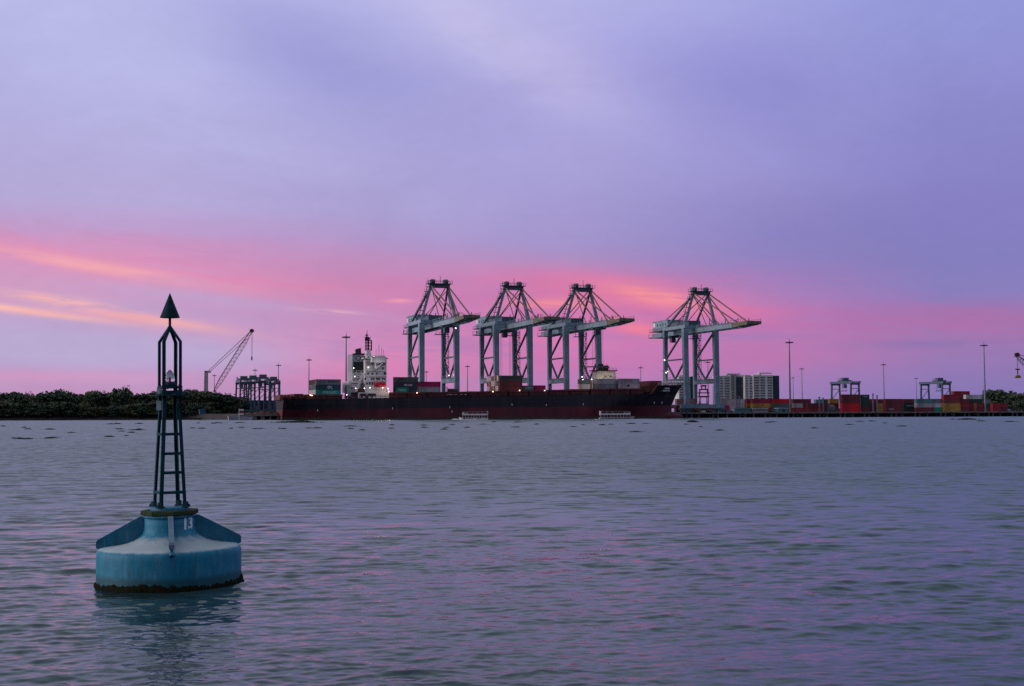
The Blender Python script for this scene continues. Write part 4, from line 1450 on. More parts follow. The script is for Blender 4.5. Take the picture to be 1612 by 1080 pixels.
fc += [tuple(range(N)), tuple(range(12 * N + N - 1, 12 * N - 1, -1))]
b.add(sec, fc, 0, True)
b.build('boat_body', M['lifeboat'], lb)
MB().box((0, 0, H_ * 0.40), (L_ * 0.9, 3.15, 0.22)).build('rubbing_strake', M['lifeboat'], lb)
b = MB()
for k in range(5):
    b.box((-L_ * 0.28 + k * L_ * 0.13, 0, H_ * 0.68), (0.45, 2.9, 0.28))
b.build('porthole', M['glass'], lb)
b = MB()
for xx in (-L_ * 0.36, L_ * 0.36):
    b.bar((xx, 3.2, -1.0), (xx, 1.2, H_ + 1.0), 0.4); b.bar((xx, 1.2, H_ + 1.0), (xx, -0.2, H_ + 0.6), 0.4); b.bar((xx, -0.2, H_ + 0.6), (xx, -0.2, H_ * 0.8), 0.12)
b.build('davit', M['ship_white'], dh, ((x0 + x1) / 2, 2.0, z0))
# ------------------------------------------------------------------ containers
def container_meshes(L, H=2.6):
    W = 2.44
    b = MB()
    n = int(L / 0.30)
    # corrugated long sides
    for sgn in (-1, 1):
        vs = []
        for i in range(n + 1):
            x = -L / 2 + 0.18 + (L - 0.36) * i / n
            y = sgn * (W / 2 - (0.03 if (i // 2) % 2 else 0.10))
            vs += [(x, y, 0.2), (x, y, H - 0.12)]
        fs = [(2 * i, 2 * i + 2, 2 * i + 3, 2 * i + 1) if sgn < 0 else (2 * i + 1, 2 * i + 3, 2 * i + 2, 2 * i) for i in range(n)]
        b.add(vs, fs)
        b.box((0, sgn * (W / 2 - 0.05), 0.1), (L, 0.1, 0.2)); b.box((0, sgn * (W / 2 - 0.04), H - 0.06), (L, 0.08, 0.12))
    b.box((0, 0, H - 0.08), (L - 0.1, W - 0.16, 0.06)); b.box((0, 0, 0.1), (L - 0.1, W - 0.2, 0.12))
    for x in (-1, 1):
        for y in (-1, 1):
            b.box((x * (L / 2 - 0.09), y * (W / 2 - 0.09), H / 2), (0.18, 0.18, H))
        b.box((x * (L / 2 - 0.06), 0, H - 0.1), (0.11, W - 0.36, 0.2)); b.box((x * (L / 2 - 0.06), 0, 0.1), (0.11, W - 0.36, 0.2))
    b.box((L / 2 - 0.12, 0, H / 2), (0.06, W - 0.36, H - 0.4)); b.box((-L / 2 + 0.20, 0, H / 2), (0.06, W - 0.36, H - 0.4))
    body = b
    d = MB()
    d.box((0, 0, 0), (0.07, 1.02, H - 0.42))
    for y in (-0.22, 0.26):
        d.tube((-0.06, y, -(H - 0.5) / 2), (-0.06, y, (H - 0.5) / 2), 0.03, n=6)
        d.box((-0.06, y, -0.2), (0.05, 0.26, 0.07))
    return body.mesh('shipping_container', None), d.mesh('door', None)
CONT = {40: container_meshes(12.19), 20: container_meshes(6.06)}
for k in CONT:
    for me in CONT[k]:
        me.materials.clear(); me.materials.append(M['box grey'])
LEN = {40: 12.19, 20: 6.06}
def container(colour, size, base, label, group=None, doors=True, parent_rz=TH, text=None):
    body, door = CONT[size]
    o = put('shipping_container', body, None, base, parent_rz)
    o.material_slots[0].link = 'OBJECT'
    o.material_slots[0].material = M['box ' + colour]
    tag(o, label, 'container', group)
    if doors:
        for y in (-0.52, 0.52):
            d = put('door', door, o, (-LEN[size] / 2 + 0.08, y, 1.3))
            d.material_slots[0].link = 'OBJECT'
            d.material_slots[0].material = M['box ' + colour]
    if text:
        txt, sz, mat, dx_, dz_, sq = text
        lettering(txt, sz, M[mat], o, (dx_, -1.222, 1.3 + dz_), Euler((PI / 2, 0, 0)), squeeze=sq, bold=0.012)
    return o
TIER = ['bottom', 'second', 'third', 'top']
def ship_stack(px0, py_base, y, size, colours, where, rows=1, texts=None, inner=None):
    """a stack on the hatch covers: near row at y with named colours, plain rows behind it"""
    x0, zb = S(px0, py_base, y - 1.22)
    n = len(colours)
    for r in range(rows):
        for k in range(n):
            loc = QW(s_st + x0 + LEN[size] / 2, SOFF + y + r * 2.5, zb + k * 2.6)
            if r == 0:
                t = 'only' if n == 1 else ('top' if k == n - 1 else TIER[k])
                lab = f'{colours[k]} container, {t} in stack {where}'
                container(colours[k], size, loc, lab, 'containers on the ship deck', text=(texts or {}).get(k))
            else:
                c = inner[(r * 3 + k * 5) % len(inner)]
                body, _ = CONT[size]
                o = put('shipping_container', body, None, loc, TH)
                o.material_slots[0].link = 'OBJECT'
                o.material_slots[0].material = M['box ' + c]
                tag(o, f'container end showing in the rows behind {where}'.replace('on the ship ', ''), 'container', 'inner rows, ' + where)
ship_stack(497.5, 622.2, 4.2, 40, ['green', 'navy', 'grey'], 'on the ship left of the white bridge', 9,
           {0: ('EVERGREEN', 1.7, 'print_aqua', 0.6, 0.0, 0.75), 1: ('EPL', 2.0, 'print_white', 0.8, -0.1, 0.85), 2: ('MAERSK', 1.5, 'print_grey', 2.2, 0.2, 1.0)}, ['pale pink', 'olive grey', 'grey', 'cream', 'maroon', 'grey green'])
ship_stack(624.3, 618.3, 4.2, 20, ['green'], 'under the dark boxes right of the lifeboat', 1, {0: ('EVERGREEN', 1.0, 'print_aqua', 0.0, 0.0, 0.75)})
ship_stack(640.5, 618.3, 4.2, 20, ['slate'], 'right of the small green box', 1)
x_, z_ = S(620.5, 618.3, 3.0)
zz_ = z_ + 2.6
def at_ship(px0, y, size, z): 
    x0, _ = S(px0, 610, y - 1.22)
    return QW(s_st + x0 + LEN[size] / 2, SOFF + y, z)
o = container('slate', 40, at_ship(620.5, 4.2, 40, zz_), 'dark slate container with white lettering right of the lifeboat, middle of its stack', 'containers on the ship deck', text=('YM LINE', 1.3, 'print_white', 0.9, -0.1, 0.9))
o = container('olive grey', 40, at_ship(620.5, 4.2, 40, zz_ + 2.6), 'olive grey container on top of the slate one right of the lifeboat', 'containers on the ship deck')
for r in range(1, 8):
    for k in range(3):
        oo = put('shipping_container', CONT[40][0], None, at_ship(620.5, 4.2 + 2.5 * r, 40, z_ + 2.6 * k), TH)
        oo.material_slots[0].link = 'OBJECT'; oo.material_slots[0].material = M['box slate']  # shade on this stack's end is put into the colour, every inner box dark
        tag(oo, 'container end coloured dark for shade in the rows behind the slate and olive boxes', 'container', 'inner rows behind the slate boxes')
ship_stack(656.4, 617.2, 4.2, 40, ['pale grey', 'magenta'], 'on the ship in front of the left crane', 1)
ship_stack(786.5, 615.2, 4.2, 40, ['red brown', 'red brown', 'olive grey'], 'amidships before the second crane', 9,
           {2: ('● MAERSK LINE', 1.35, 'print_grey', 0.0, 0.1, 0.85)}, ['pale pink', 'grey green', 'red brown', 'white', 'grey', 'salmon', 'cream'])
ship_stack(823, 615, 4.2, 20, ['grey green'], 'low on the ship between second and third crane', 1, {0: ('CHINA', 1.3, 'print_aqua', 0.3, 0.1, 1.0)})
ship_stack(841.5, 614.6, 4.2, 20, ['magenta'], 'small and alone left of the third crane', 1)
ship_stack(912, 612.6, 3.8, 20, ['cream', 'grey green'], 'left of the salmon pair near the bow', 1)
ship_stack(920.5, 612.6, 8.5, 20, ['salmon', 'salmon'], 'under the cream wheelhouse, left part', 1)
ship_stack(936, 612, 4.2, 40, ['grey', 'pale grey'], 'under the cream wheelhouse', 5, None, ['cream', 'grey green', 'white'])
ship_stack(973.5, 611.5, 4.2, 40, ['pale pink', 'pale grey'], 'nearest the bow', 3, {1: ('CSIC', 2.1, 'print_red', 0.2, 0.05, 1.0), 0: ('✹', 2.4, 'print_grey', -0.4, 0.0, 1.0)}, ['cream', 'white'])
# low rack of brown cargo on deck
x0, z0 = S(703.8, 617.3, 4); x1, _ = S(723, 617.3, 4)
rk = thing('cargo_rack', 'olive brown open rack of cargo on the deck right of the magenta box', 'rack', QW(s_st + (x0 + x1) / 2, SOFF + 5, z0), TH)
w = x1 - x0
b = MB().box((0, 0, 0.15), (w, 2.4, 0.3))
for x in (-w / 2 + 0.1, w / 2 - 0.1):
    for y in (-1.1, 1.1):
        b.box((x, y, 1.4), (0.2, 0.2, 2.5))
    b.box((x, 0, 2.6), (0.2, 2.4, 0.2))
b.build('frame', M['crane_yellow'], rk)
for k in range(4):
    MB().tube((-w / 2 + 0.6 + k * (w - 1) / 4, 0, 1.0), (-w / 2 + 0.4 + (k + 1) * (w - 1) / 4, 0, 1.0), 0.85, n=10).build('drum', M['box olive grey'], rk)

# cream wheelhouse of a second vessel lying behind, dark red roof edge and green mast gear
s0, z1 = Q(932.5, 584.5, QF - 4); s1, _ = Q(963.5, 584.5, QF - 4)
wh = thing('wheelhouse_tower', 'cream lit wheelhouse with dark red roof edge above the pale boxes near the bow', 'wheelhouse', QW((s0 + s1) / 2, QF - 4, 0), TH)
w = s1 - s0
b = MB()
b.slab([(-w / 2, -2, 14), (w / 2 + 1.2, -2, 14), (w / 2 - 0.4, -2, z1), (-w / 2 + 0.6, -2, z1)], (0, 7.0, 0))
b.build('wall', M['box cream'], wh)
MB().box((-0.2, -2, z1 + 0.25), (w + 1.6, 8.6, 0.5)).build('roof', M['mast_dark'], wh)
b = MB()
for k in range(7):
    b.bar((-w / 2 + k * w / 6, -6.1, z1 + 0.5), (-w / 2 + k * w / 6, -6.1, z1 + 1.6), 0.14)
b.bar((-w / 2, -6.1, z1 + 1.6), (w / 2, -6.1, z1 + 1.6), 0.16)
b.build('roof_rail', M['mast_dark'], wh)
for k, x in enumerate((-0.6, 0.5, 1.6, 2.7)):
    _, zw = Q(945, 592.5, QF - 7)
    MB().box((x, -5.53, zw), (0.7, 0.12, 0.7)).build('window', M['glass'], wh)
dg_ = material('mast_gear_green', (0.02, 0.04, 0.03), 0.6)
for x, wd, h in ((-1.6, 2.6, 3.4), (1.6, 2.0, 2.6)):
    b = MB()
    b.box((x, -1.5, z1 + 0.5 + h / 2), (wd, 2.4, h)); b.bar((x - wd * 0.7, -1.5, z1 + 0.5), (x, -1.5, z1 + h + 0.4), 0.5)
    b.tube((x + 0.3, -2.9, z1 + h * 0.8), (x + 0.3, -0.2, z1 + h * 0.8), 0.9, n=10); b.bar((x + wd * 0.3, -1.5, z1 + h), (x + wd * 0.3, -1.5, z1 + h + 1.6), 0.18)
    b.build('searchlight_gear', dg_, wh)

for dx_, z_ in ((-3.0, z1 - 3.2), (2.5, z1 - 3.0)):
    lamp_light('wheelhouse_light', (dx_, -9.0, z_), 170, (1.0, 0.86, 0.70), wh)
# ------------------------------------------------------------------ yard stacks on the quay (left pixel, metres inland of the edge, size, colours bottom to top, place)
YARD = [
    (1131, 30, 40, ['grey', 'pale pink', 'pale pink'], 'right behind the crane beyond the bow', {}),
    (1158, 34, 20, ['dark blue', 'white', 'white'], 'left of the crimson topped stack', {}),
    (1174, 26, 20, ['maroon', 'ochre', 'dark red'], 'end on beside the ochre stack', {}),
    (1183, 20, 40, ['red brown', 'ochre', 'crimson'], 'under the middle of the flats', {1: ('✹', 1.9, 'print_red', 0.3, 0, 1.0)}),
    (1213, 20, 40, ['grey green', 'grey green', 'bright red'], 'under the right end of the flats', {}),
    (1247, 26, 40, ['dark red', 'maroon', 'maroon'], 'right of the tall quay mast', {}),
    (1248, 10, 20, ['dark red', 'pale grey'], 'at the foot of the tall quay mast', {}),
    (1270, 12, 40, ['dark red', 'maroon'], 'low, right of the tall quay mast', {}),
    (1293, 34, 20, ['dark blue', 'dark blue', 'navy'], 'left of the ochre topped stack', {}),
    (1305, 20, 20, ['grey green', 'maroon', 'ochre'], 'just left of the bright red boxes', {}),
    (1324, 12, 40, ['bright red', 'bright red', 'maroon', 'maroon'], 'before the first yard gantry', {}),
    (1353.5, 20, 20, ['maroon', 'dark green', 'dark green', 'dark green'], 'right of the bright red boxes', {3: ('UNI', 0.9, 'print_aqua', 0, 0.1, 1.6)}),
    (1366, 24, 20, ['maroon', 'maroon', 'dark red'], 'left of the white posts', {}),
    (1377, 30, 20, ['ochre', 'ochre', 'maroon'], 'end on among white posts', {}),
    (1392, 14, 40, ['maroon', 'maroon', 'maroon'], 'long, left of the second yard gantry', {0: ('TRITON', 0.9, 'print_white', -2.0, 0.2, 1.1)}),
    (1420, 20, 40, ['dark green', 'dark green', 'maroon'], 'left of the teal stack', {1: ('EVERGREEN', 0.9, 'print_aqua', -1, -0.3, 1.0)}),
    (1441, 14, 40, ['maroon', 'pale grey', 'teal'], 'left of the second yard gantry', {}),
    (1468, 14, 20, ['green', 'white', 'grey'], 'left of the ochre boxes', {}),
    (1484, 12, 40, ['ochre', 'ochre', 'red brown', 'dark red'], 'before the second yard gantry', {}),
    (1500, 40, 40, ['maroon', 'maroon', 'maroon', 'maroon', 'dark red'], 'tallest, behind the ochre boxes', {}),
    (1511, 12, 20, ['maroon', 'dark red', 'maroon'], 'right of the ochre boxes', {}),
    (1519, 22, 40, ['red brown', 'red brown', 'dark green', 'white'], 'left of the right hand quay mast', {}),
    (1536, 12, 20, ['maroon', 'red brown'], 'short, left of the right hand quay mast', {}),
    (1561, 14, 20, ['dark red', 'dark red'], 'small, right of the right hand quay mast', {}),
    (1064, 24, 40, ['red brown', 'pale grey', 'salmon'], 'seen past the bow under the last crane', {}),
    (374, 104, 40, ['slate', 'navy', 'dark blue'], 'within the gantry row, left', {}),
    (389, 108, 40, ['navy', 'slate', 'dark blue'], 'within the gantry row, middle left', {}),
    (404, 112, 40, ['dark blue', 'slate', 'navy'], 'within the gantry row, middle right', {}),
    (419, 104, 40, ['slate', 'dark blue'], 'within the gantry row, right', {}),
    (1199, 48, 40, ['maroon', 'grey', 'maroon'], 'in back row beneath the flats', {}),
    (1283, 52, 40, ['maroon', 'red brown', 'teal'], 'in back row left of the first gantry', {}),
    (1338, 56, 40, ['grey', 'maroon', 'dark green', 'maroon'], 'in back row behind the bright red boxes', {}),
    (1384, 50, 40, ['maroon', 'white', 'dark red'], 'in back row near the white posts', {}),
    (1428, 54, 40, ['maroon', 'slate', 'maroon'], 'in back row behind the dark green boxes', {}),
    (1459, 48, 20, ['dark red', 'teal', 'maroon'], 'in back row left of the ochre boxes', {}),
    (1545, 44, 20, ['maroon', 'dark green', 'grey'], 'in back row before the right trees', {}),
    (1572, 26, 20, ['maroon', 'dark red'], 'last in the row before the right trees', {}),
    (1237, 40, 20, ['dark red', 'maroon', 'bright red'], 'half hidden by the tall quay mast', {}),
    (1097, 28, 20, ['cream', 'salmon'], 'between the legs of the crane beyond the bow', {}),
]
for px, inl, size, cols, where, tx in YARD:
    off = QF + inl
    s0, _ = Q(px, 645, off)
    n = len(cols)
    for k, c in enumerate(cols):
        t = 'top' if k == n - 1 else ('bottom' if k == 0 else ['', 'second', 'third', 'fourth'][k])
        if n == 1: t = 'single'
        container(c, size, QW(s0 + LEN[size] / 2, off, DZ + k * 2.6), f'{c} container, {t} of yard stack {where}', 'containers stacked in the yard', text=tx.get(k))
# light posts of the reefer rack between stacks
for px, h in ((1374.5, 10.5), (1381, 9.5), (1159, 9), (1164, 9), (1290, 8.5), (1296, 8)):
    s0, _ = Q(px, 645, QF + 9)
    o = thing('rack_post', 'slim pale post standing on the quay edge between container stacks', 'post', QW(s0, QF + 9, DZ), TH, 'slim posts between the stacks')
    MB().bar((0, 0, 0), (0, 0, h), 0.55).box((0, 0, 0.2), (1.0, 1.0, 0.4)).build('post', M['galv'], o)
    MB().box((0, 0, h + 0.2), (1.3, 0.6, 0.4)).build('lamp_head', M['galv'], o)
# small buildings on the quay
def hut(px0, px1, top, inl, name, lab, wall, roofm, door=None, wins=0, py_b=648.5):
    off = QF + inl
    s0, z1 = Q(px0, top, off); s1, _ = Q(px1, top, off)
    w = s1 - s0; h = max(2.2, z1 - DZ)
    o = thing(name, lab, 'hut', QW((s0 + s1) / 2, off, DZ), TH)
    wl = MB().box((0, 2.0, (h - 0.3) / 2), (w, 4.0, h - 0.3)).build('wall', wall, o)
    MB().box((0, 2.0, h - 0.15), (w + 0.6, 4.6, 0.3)).build('roof', roofm, o)
    if door is not None:
        MB().box((door, -0.03, 1.0), (1.6, 0.08, 1.9)).build('door', M['box navy'], wl)
    for k in range(wins):
        MB().box((-w / 2 + w * (k + 0.5) / wins, -0.03, h * 0.55), (0.9, 0.08, 0.8)).build('window', M['glass'], wl)
    return o
hut(1186, 1208, 644.3, 4, 'quay_office', 'long low white hut with small windows under the ochre stack', M['box pale grey'], M['ship_white'], None, 6)
hut(1225, 1240, 642.2, 3, 'quay_hut', 'pale blue hut with dark doorway left of the tall quay mast', M['box teal'], M['ship_white'], 0.5, 0)
hut(1158, 1182, 644.2, 6, 'quay_store', 'low blue grey store at the quay edge left of the white hut', M['box teal'], M['crane_light'], None, 0)
hut(314.5, 323.5, 646.5, -40, 'bank_hut', 'small bright blue hut on the bank below the trees', material('hut_blue', (0.03, 0.11, 0.22), 0.6), M['box teal'], None, 0)
# lorries waiting under the last crane
def truck(px, inl, lab, load):
    off = QF + inl
    s0, _ = Q(px, 646, off)
    o = thing('container_truck', lab, 'truck', QW(s0, off, DZ), TH, 'trucks under the crane beyond the bow')
    b = MB().box((0, 0, 1.2), (13.6, 2.3, 0.35))
    b.build('trailer', M['crane_dark'], o)
    for x in (-5.6, -4.3, 3.0, 4.3, 8.4):
        b = MB().tube((x, -1.15, 0.5), (x, 1.15, 0.5), 0.5, n=10)
        b.build('wheel', M['lamp_dark'], o)
    b = MB()
    b.slab([(7.2, 0, 0.7), (9.3, 0, 0.7), (9.3, 0, 2.0), (8.9, 0, 3.1), (7.2, 0, 3.2)], (0, 2.4, 0))
    cb = b.build('cab', M['box ' + load[1]], o)
    MB().box((9.2, 0, 2.5), (0.1, 2.1, 0.8)).build('windscreen', M['glass'], cb)
    container(load[0], 40, QW(s0, off, DZ + 1.4), f'{load[0]} container on the {lab.split(" truck ")[0]} truck by the last crane', 'containers on trucks')
truck(1078, 5, 'ochre cabbed truck nearest the bow of the ship', ('red brown', 'ochre'))
truck(1131, 5, 'white cabbed truck under the right legs of the last crane', ('magenta', 'white'))
truck(1106, 8, 'dark cabbed truck halfway between the legs of the last crane', ('olive grey', 'maroon'))
# round tank, white van
s0, _ = Q(1310, 645, QF + 8)
tk = thing('round_tank', 'grey green upright tank left of the bright red boxes', 'tank', QW(s0, QF + 8, DZ))
MB().lathe([(0.01, 0), (1.6, 0), (1.6, 3.2), (1.2, 3.9), (0.4, 4.2), (0.01, 4.2)], 18).build('shell', M['box grey green'], tk)
b = MB()
for y in (-0.3, 0.3):
    b.bar((-1.75, y, 0), (-1.75, y, 4.4), 0.1)
for k in range(8):
    b.bar((-1.75, -0.3, 0.4 + k * 0.5), (-1.75, 0.3, 0.4 + k * 0.5), 0.06)
b.build('ladder', M['galv'], tk)

# ------------------------------------------------------------------ left jetty, pontoon, sign, heaps
def jetty():
    s0, s1 = Q(386, 650, -34)[0], Q(441, 650, -34)[0]
    o = QW(s0, -34)
    L = s1 - s0
    b = MB().box((L / 2, 3.5, 2.2), (L, 7, 0.6)).box((L / 2, 0.0, 2.35), (L, 0.2, 0.8))
    root = b.build('jetty', M['concrete'], None, o, TH)
    tag(root, kind='structure')
    for k in range(5):
        MB().box((1.0 + k * (L - 2) / 4, 0.8, 0.4), (1.9 if k in (1, 2) else 1.0, 1.2, 3.2)).build('pile', M['pile'], root)
        MB().tube((1.0 + k * (L - 2) / 4, 5.6, -1.5), (1.0 + k * (L - 2) / 4, 5.6, 2.0), 0.5, n=8).build('pile', M['pile'], root)
    MB().box((L / 2, 6.2, 0.6), (L - 0.5, 0.8, 3.0)).build('back_wall', M['quay_dark'], root)
    p = P(378, 653, 620); p.z = 0
    b = MB()
    b.slab([(-5.4, 0, -0.5), (5.4, 0, -0.5), (6.0, 0, 1.7), (-5.8, 0, 2.0)], (0, 4.5, 0))
    pt = thing('pontoon', 'grey flat pontoon moored at the left end of the jetty', 'pontoon', p, TH)
    b.build('hull', M['ship_grey'], pt)
    b = MB().box((1.0, 0.6, 2.7), (3.4, 2.6, 1.7)); b.box((1.0, 0.6, 3.6), (3.9, 3.0, 0.15))
    b.build('cabin', M['box grey green'], pt)
    p = P(376.5, 650, 600); p.z = 0
    sg = thing('river_sign', 'small white river sign on a white post before the jetty', 'sign', p, R(5))
    MB().bar((0, 0, -1), (0, 0, 5.3), 0.28).build('post', M['white'], sg)
    for z in (3.9, 2.9, 4.9):
        MB().box((1.0, -0.2, z), (2.3, 0.08, 0.55 if z != 3.9 else 0.35)).build('board', M['white'] if z != 3.9 else M['print_red'], sg)
    # rust brown cargo heaps and crates on the jetty
    for k, (px, wpx, hpx) in enumerate(((392, 8, 3.4), (404, 7, 4.2), (413, 9, 5.5), (423, 9, 4.6), (433, 8, 3.6))):
        q = QW(Q(px, 648, -29)[0], -29, 2.5)
        n = 12; w = wpx / 3.1; h = hpx / 3.1 * 1.15
        vs = [(0, 0, h)]
        rr = random.Random(k)
        for lv, (rad, z) in enumerate(((0.45, 0.75), (0.8, 0.35), (1.0, 0))):
            for i in range(n):
                a = 2 * PI * i / n
                vs.append((w * rad * math.cos(a) * rr.uniform(0.85, 1.15), 2.2 * rad * math.sin(a), h * z * rr.uniform(0.85, 1.1)))
        fs = [(0, 1 + i, 1 + (i + 1) % n) for i in range(n)]
        for lv in range(2):
            for i in range(n):
                fs.append((1 + lv * n + i, 1 + (lv + 1) * n + i, 1 + (lv + 1) * n + (i + 1) % n, 1 + lv * n + (i + 1) % n))
        b = MB().add(vs, fs)
        ob = b.build('scrap_heap', material('scrap_rust', (0.13, 0.06, 0.04), 0.9, 0, 0.5, 1.5, 0.6, 2.0) if k == 0 else bpy.data.materials['scrap_rust'], None, q, TH)
        tag(ob, f'rust brown heap of scrap on the jetty, {["leftmost", "second from the left", "middle and largest", "second from the right", "nearest the ship stern"][k]}', 'heap', 'scrap heaps on the jetty')
jetty()

# ------------------------------------------------------------------ ferries
def ferry(px0, px1, flip, lab, Y):
    p0, p1 = P(px0, 657, Y), P(px1, 657, Y)
    L = (p1 - p0).length
    o = thing('passenger_ferry', lab, 'ferry', ((p0.x + p1.x) / 2, Y, 0), R(4) + (0 if not flip else PI), 'passenger ferries')
    o.scale = (1, 1, 0.86)
    # local +x is the bow
    hw = 2.0
    st = [(-L / 2, 0.9, 0.75), (-L * 0.3, 1.0, 0.6), (L * 0.2, 1.0, 0.6), (L * 0.38, 0.7, 0.95), (L * 0.5, 0.05, 1.55)]
    vs = []; fs = []
    for x, w, zd_ in st:
        vs += [(x, -hw * w, zd_), (x - (0.6 if x > L * 0.4 else 0), -hw * w * 0.75, -0.4), (x - (0.6 if x > L * 0.4 else 0), hw * w * 0.75, -0.4), (x, hw * w, zd_)]
    for i in range(len(st) - 1):
        for k in range(3):
            fs.append((4 * i + k, 4 * i + k + 1, 4 * i + 4 + k + 1, 4 * i + 4 + k))
        fs.append((4 * i + 3, 4 * i, 4 * i + 4, 4 * i + 7))
    fs += [(0, 3, 2, 1), (4 * len(st) - 4, 4 * len(st) - 3, 4 * len(st) - 2, 4 * len(st) - 1)]
    MB().add(vs, fs).build('hull', M['boat_white'], o)
    x0, x1 = -L * 0.46, L * 0.36
    MB().box(((x0 + x1) / 2, 0, 1.55), (x1 - x0, 3.6, 1.9)).build('lower_saloon', M['boat_dark'], o)
    MB().box(((x0 + x1) / 2, 0, 2.75), (x1 - x0 + 0.3, 3.9, 0.75)).build('upper_deck_side', M['boat_white'], o)
    MB().box(((x0 + x1) / 2, 0, 0.98), (x1 - x0 + 0.2, 3.8, 0.18)).build('rub_rail', M['boat_white'], o)
    n = 9
    for k in range(n + 1):
        x = x0 + (x1 - x0) * k / n
        for y in (-1.85, 1.85):
            MB().box((x, y, 1.7), (0.14, 0.1, 1.5)).build('pillar', M['boat_white'], o)
    # upper canopy on posts, seats, wheelhouse front
    b = MB()
    for k in range(6):
        x = x0 + (x1 - x0) * k / 5
        for y in (-1.75, 1.75):
            b.bar((x, y, 2.8), (x, y, 4.3), 0.11)
    for y in (-1.75, 1.75):
        b.bar((x0, y, 3.3), (x1, y, 3.3), 0.09)
    b.build('canopy_post', M['boat_white'], o)
    MB().box(((x0 + x1) / 2 - L * 0.03, 0, 4.36), ((x1 - x0) * 0.94, 4.0, 0.14)).build('canopy', M['ship_grey'], o)
    b = MB().slab([(x1 - L * 0.16, 0, 2.85), (x1 + 0.5, 0, 2.85), (x1 - 0.3, 0, 4.15), (x1 - L * 0.16, 0, 4.2)], (0, 2.6, 0))
    w_ = b.build('wheelhouse', M['boat_white'], o)
    MB().box((x1 - L * 0.08, 0, 3.75), (L * 0.12, 2.66, 0.5)).build('window', M['glass'], w_)
    MB().box((x0 - 0.1, 0, 3.4), (0.5, 3.4, 2.4)).build('stern_screen', M['boat_white'], o)
    for k in range(7):
        x = x0 + 1.2 + k * (x1 - x0 - 3.4) / 7
        MB().box((x, 0, 3.0), (0.5, 3.0, 0.7)).build('seat', M['boat_dark'], o)
    return L
ferry(722, 769, True, 'white two deck ferry heading left with foam at its bow', 604)
ferry(943, 999, False, 'white two deck ferry heading right close to the black bow', 618)
# the wake of the left ferry
p = P(711, 659.3, 600)
b = MB()
rr = random.Random(5)
xx = -1.5
pts = []
for i in range(26):
    t = i / 25
    pts.append((t * 17, 0.5 + 0.7 * math.sin(t * PI) * rr.uniform(0.6, 1.2)))
vs = []
for x, w in pts:
    vs += [(x, -w, 0.02), (x, -w * 0.4, 0.16 + 0.3 * rr.random()), (x, w * 0.4, 0.16 + 0.3 * rr.random()), (x, w, 0.02)]
fs = [(4 * i + k, 4 * i + 4 + k, 4 * i + 5 + k, 4 * i + 1 + k) for i in range(25) for k in range(3)]
b.add(vs, fs, 0, True)
tag(b.build('bow_foam', M['foam'], None, (p.x, 600, 0.05), 0.05), kind='stuff')
# ------------------------------------------------------------------ flats far behind the yard
M['flat_white'] = material('flats_white_render', (0.58, 0.59, 0.57), 0.8, 0, 0.14, 0.05, stretch=(1, 1, 0.3))
M['flat_grey'] = material('flats_grey_render', (0.34, 0.35, 0.34), 0.8, 0, 0.15, 0.05)
M['flat_window'] = material('flats_window_glass', (0.085, 0.10, 0.115), 0.3, 0, 0.3, 0.2)
M['flat_glass'] = material('curtain_glass_teal', (0.012, 0.045, 0.055), 0.25, 0, 0.35, 0.08, spec=0.5)
YB = 1700.0
def flats(lab, blocks, roofs):
    """blocks: (px0, px1, top, material, windows [(px0, px1)], depth step)"""
    o = thing('apartment_block', lab, 'building', (P(blocks[0][0], 640, YB).x, YB, DZ), R(12))
    ca, sa = math.cos(R(12)), math.sin(R(12))
    bx0 = P(blocks[0][0], 640, YB).x
    def lx(px, dy):       # pixel -> local x on the face that stands dy behind
        d = ray(px, 640)
        # the face is the line base + x*(ca,sa) + dy*(-sa,ca)
        ox, oy = bx0 - sa * dy, YB + ca * dy
        k = d.x / d.y
        return (k * oy - ox) / (ca - k * sa)
    def lz(px, py, dy):
        x = lx(px, dy); Y = YB + sa * x + ca * dy
        return P(px, py, Y).z - DZ
    FL = 3.45
    for (a, c, top, mat, wins, dy) in blocks:
        x0, x1 = lx(a, dy), lx(c, dy)
        zt = lz((a + c) / 2, top, dy)
        wl = MB().box(((x0 + x1) / 2, dy + 9, zt / 2), (x1 - x0, 18, zt)).build('wall', M[mat], o)
        MB().box(((x0 + x1) / 2, dy + 9, zt + 0.25), (x1 - x0 + 0.8, 18.8, 0.5)).build('parapet', M['flat_white' if mat != 'flat_grey' else 'flat_grey'], wl)
        if mat == 'flat_glass':
            n = max(3, int((x1 - x0) / 2.6))
            for k in range(n + 1):
                MB().box((x0 + (x1 - x0) * k / n, dy - 0.12, zt / 2), (0.18, 0.24, zt - 0.6)).build('mullion', M['box navy'], wl)
            z = zt - 3
            while z > 6:
                MB().box(((x0 + x1) / 2, dy - 0.1, z), (x1 - x0, 0.2, 0.22)).build('transom', M['box navy'], wl); z -= FL
        for (wa, wc) in wins:
            wx0, wx1 = lx(wa, dy), lx(wc, dy)
            z = zt - 2.6
            wm_ = MB().box((0, 0, 0), (wx1 - wx0, 0.3, 1.5)).mesh('window', M['flat_window'])
            sm_ = MB().box((0, 0, 0), (wx1 - wx0 + 0.5, 0.7, 0.3)).mesh('sill', M[mat])
            while z > 8:
                put('window', wm_, wl, ((wx0 + wx1) / 2, dy - 0.02, z))
                put('sill', sm_, wl, ((wx0 + wx1) / 2, dy - 0.3, z - 0.95))
                z -= FL
    for (a, c, y0, y1, mat, dy) in roofs:
        x0, x1 = lx(a, dy), lx(c, dy)
        z1, z0 = lz(a, y0, dy), lz(a, y1, dy)
        MB().box(((x0 + x1) / 2, dy + 7, (z0 + z1) / 2), (x1 - x0, 12, z1 - z0)).build('roof_slab', M[mat], o)
    return o
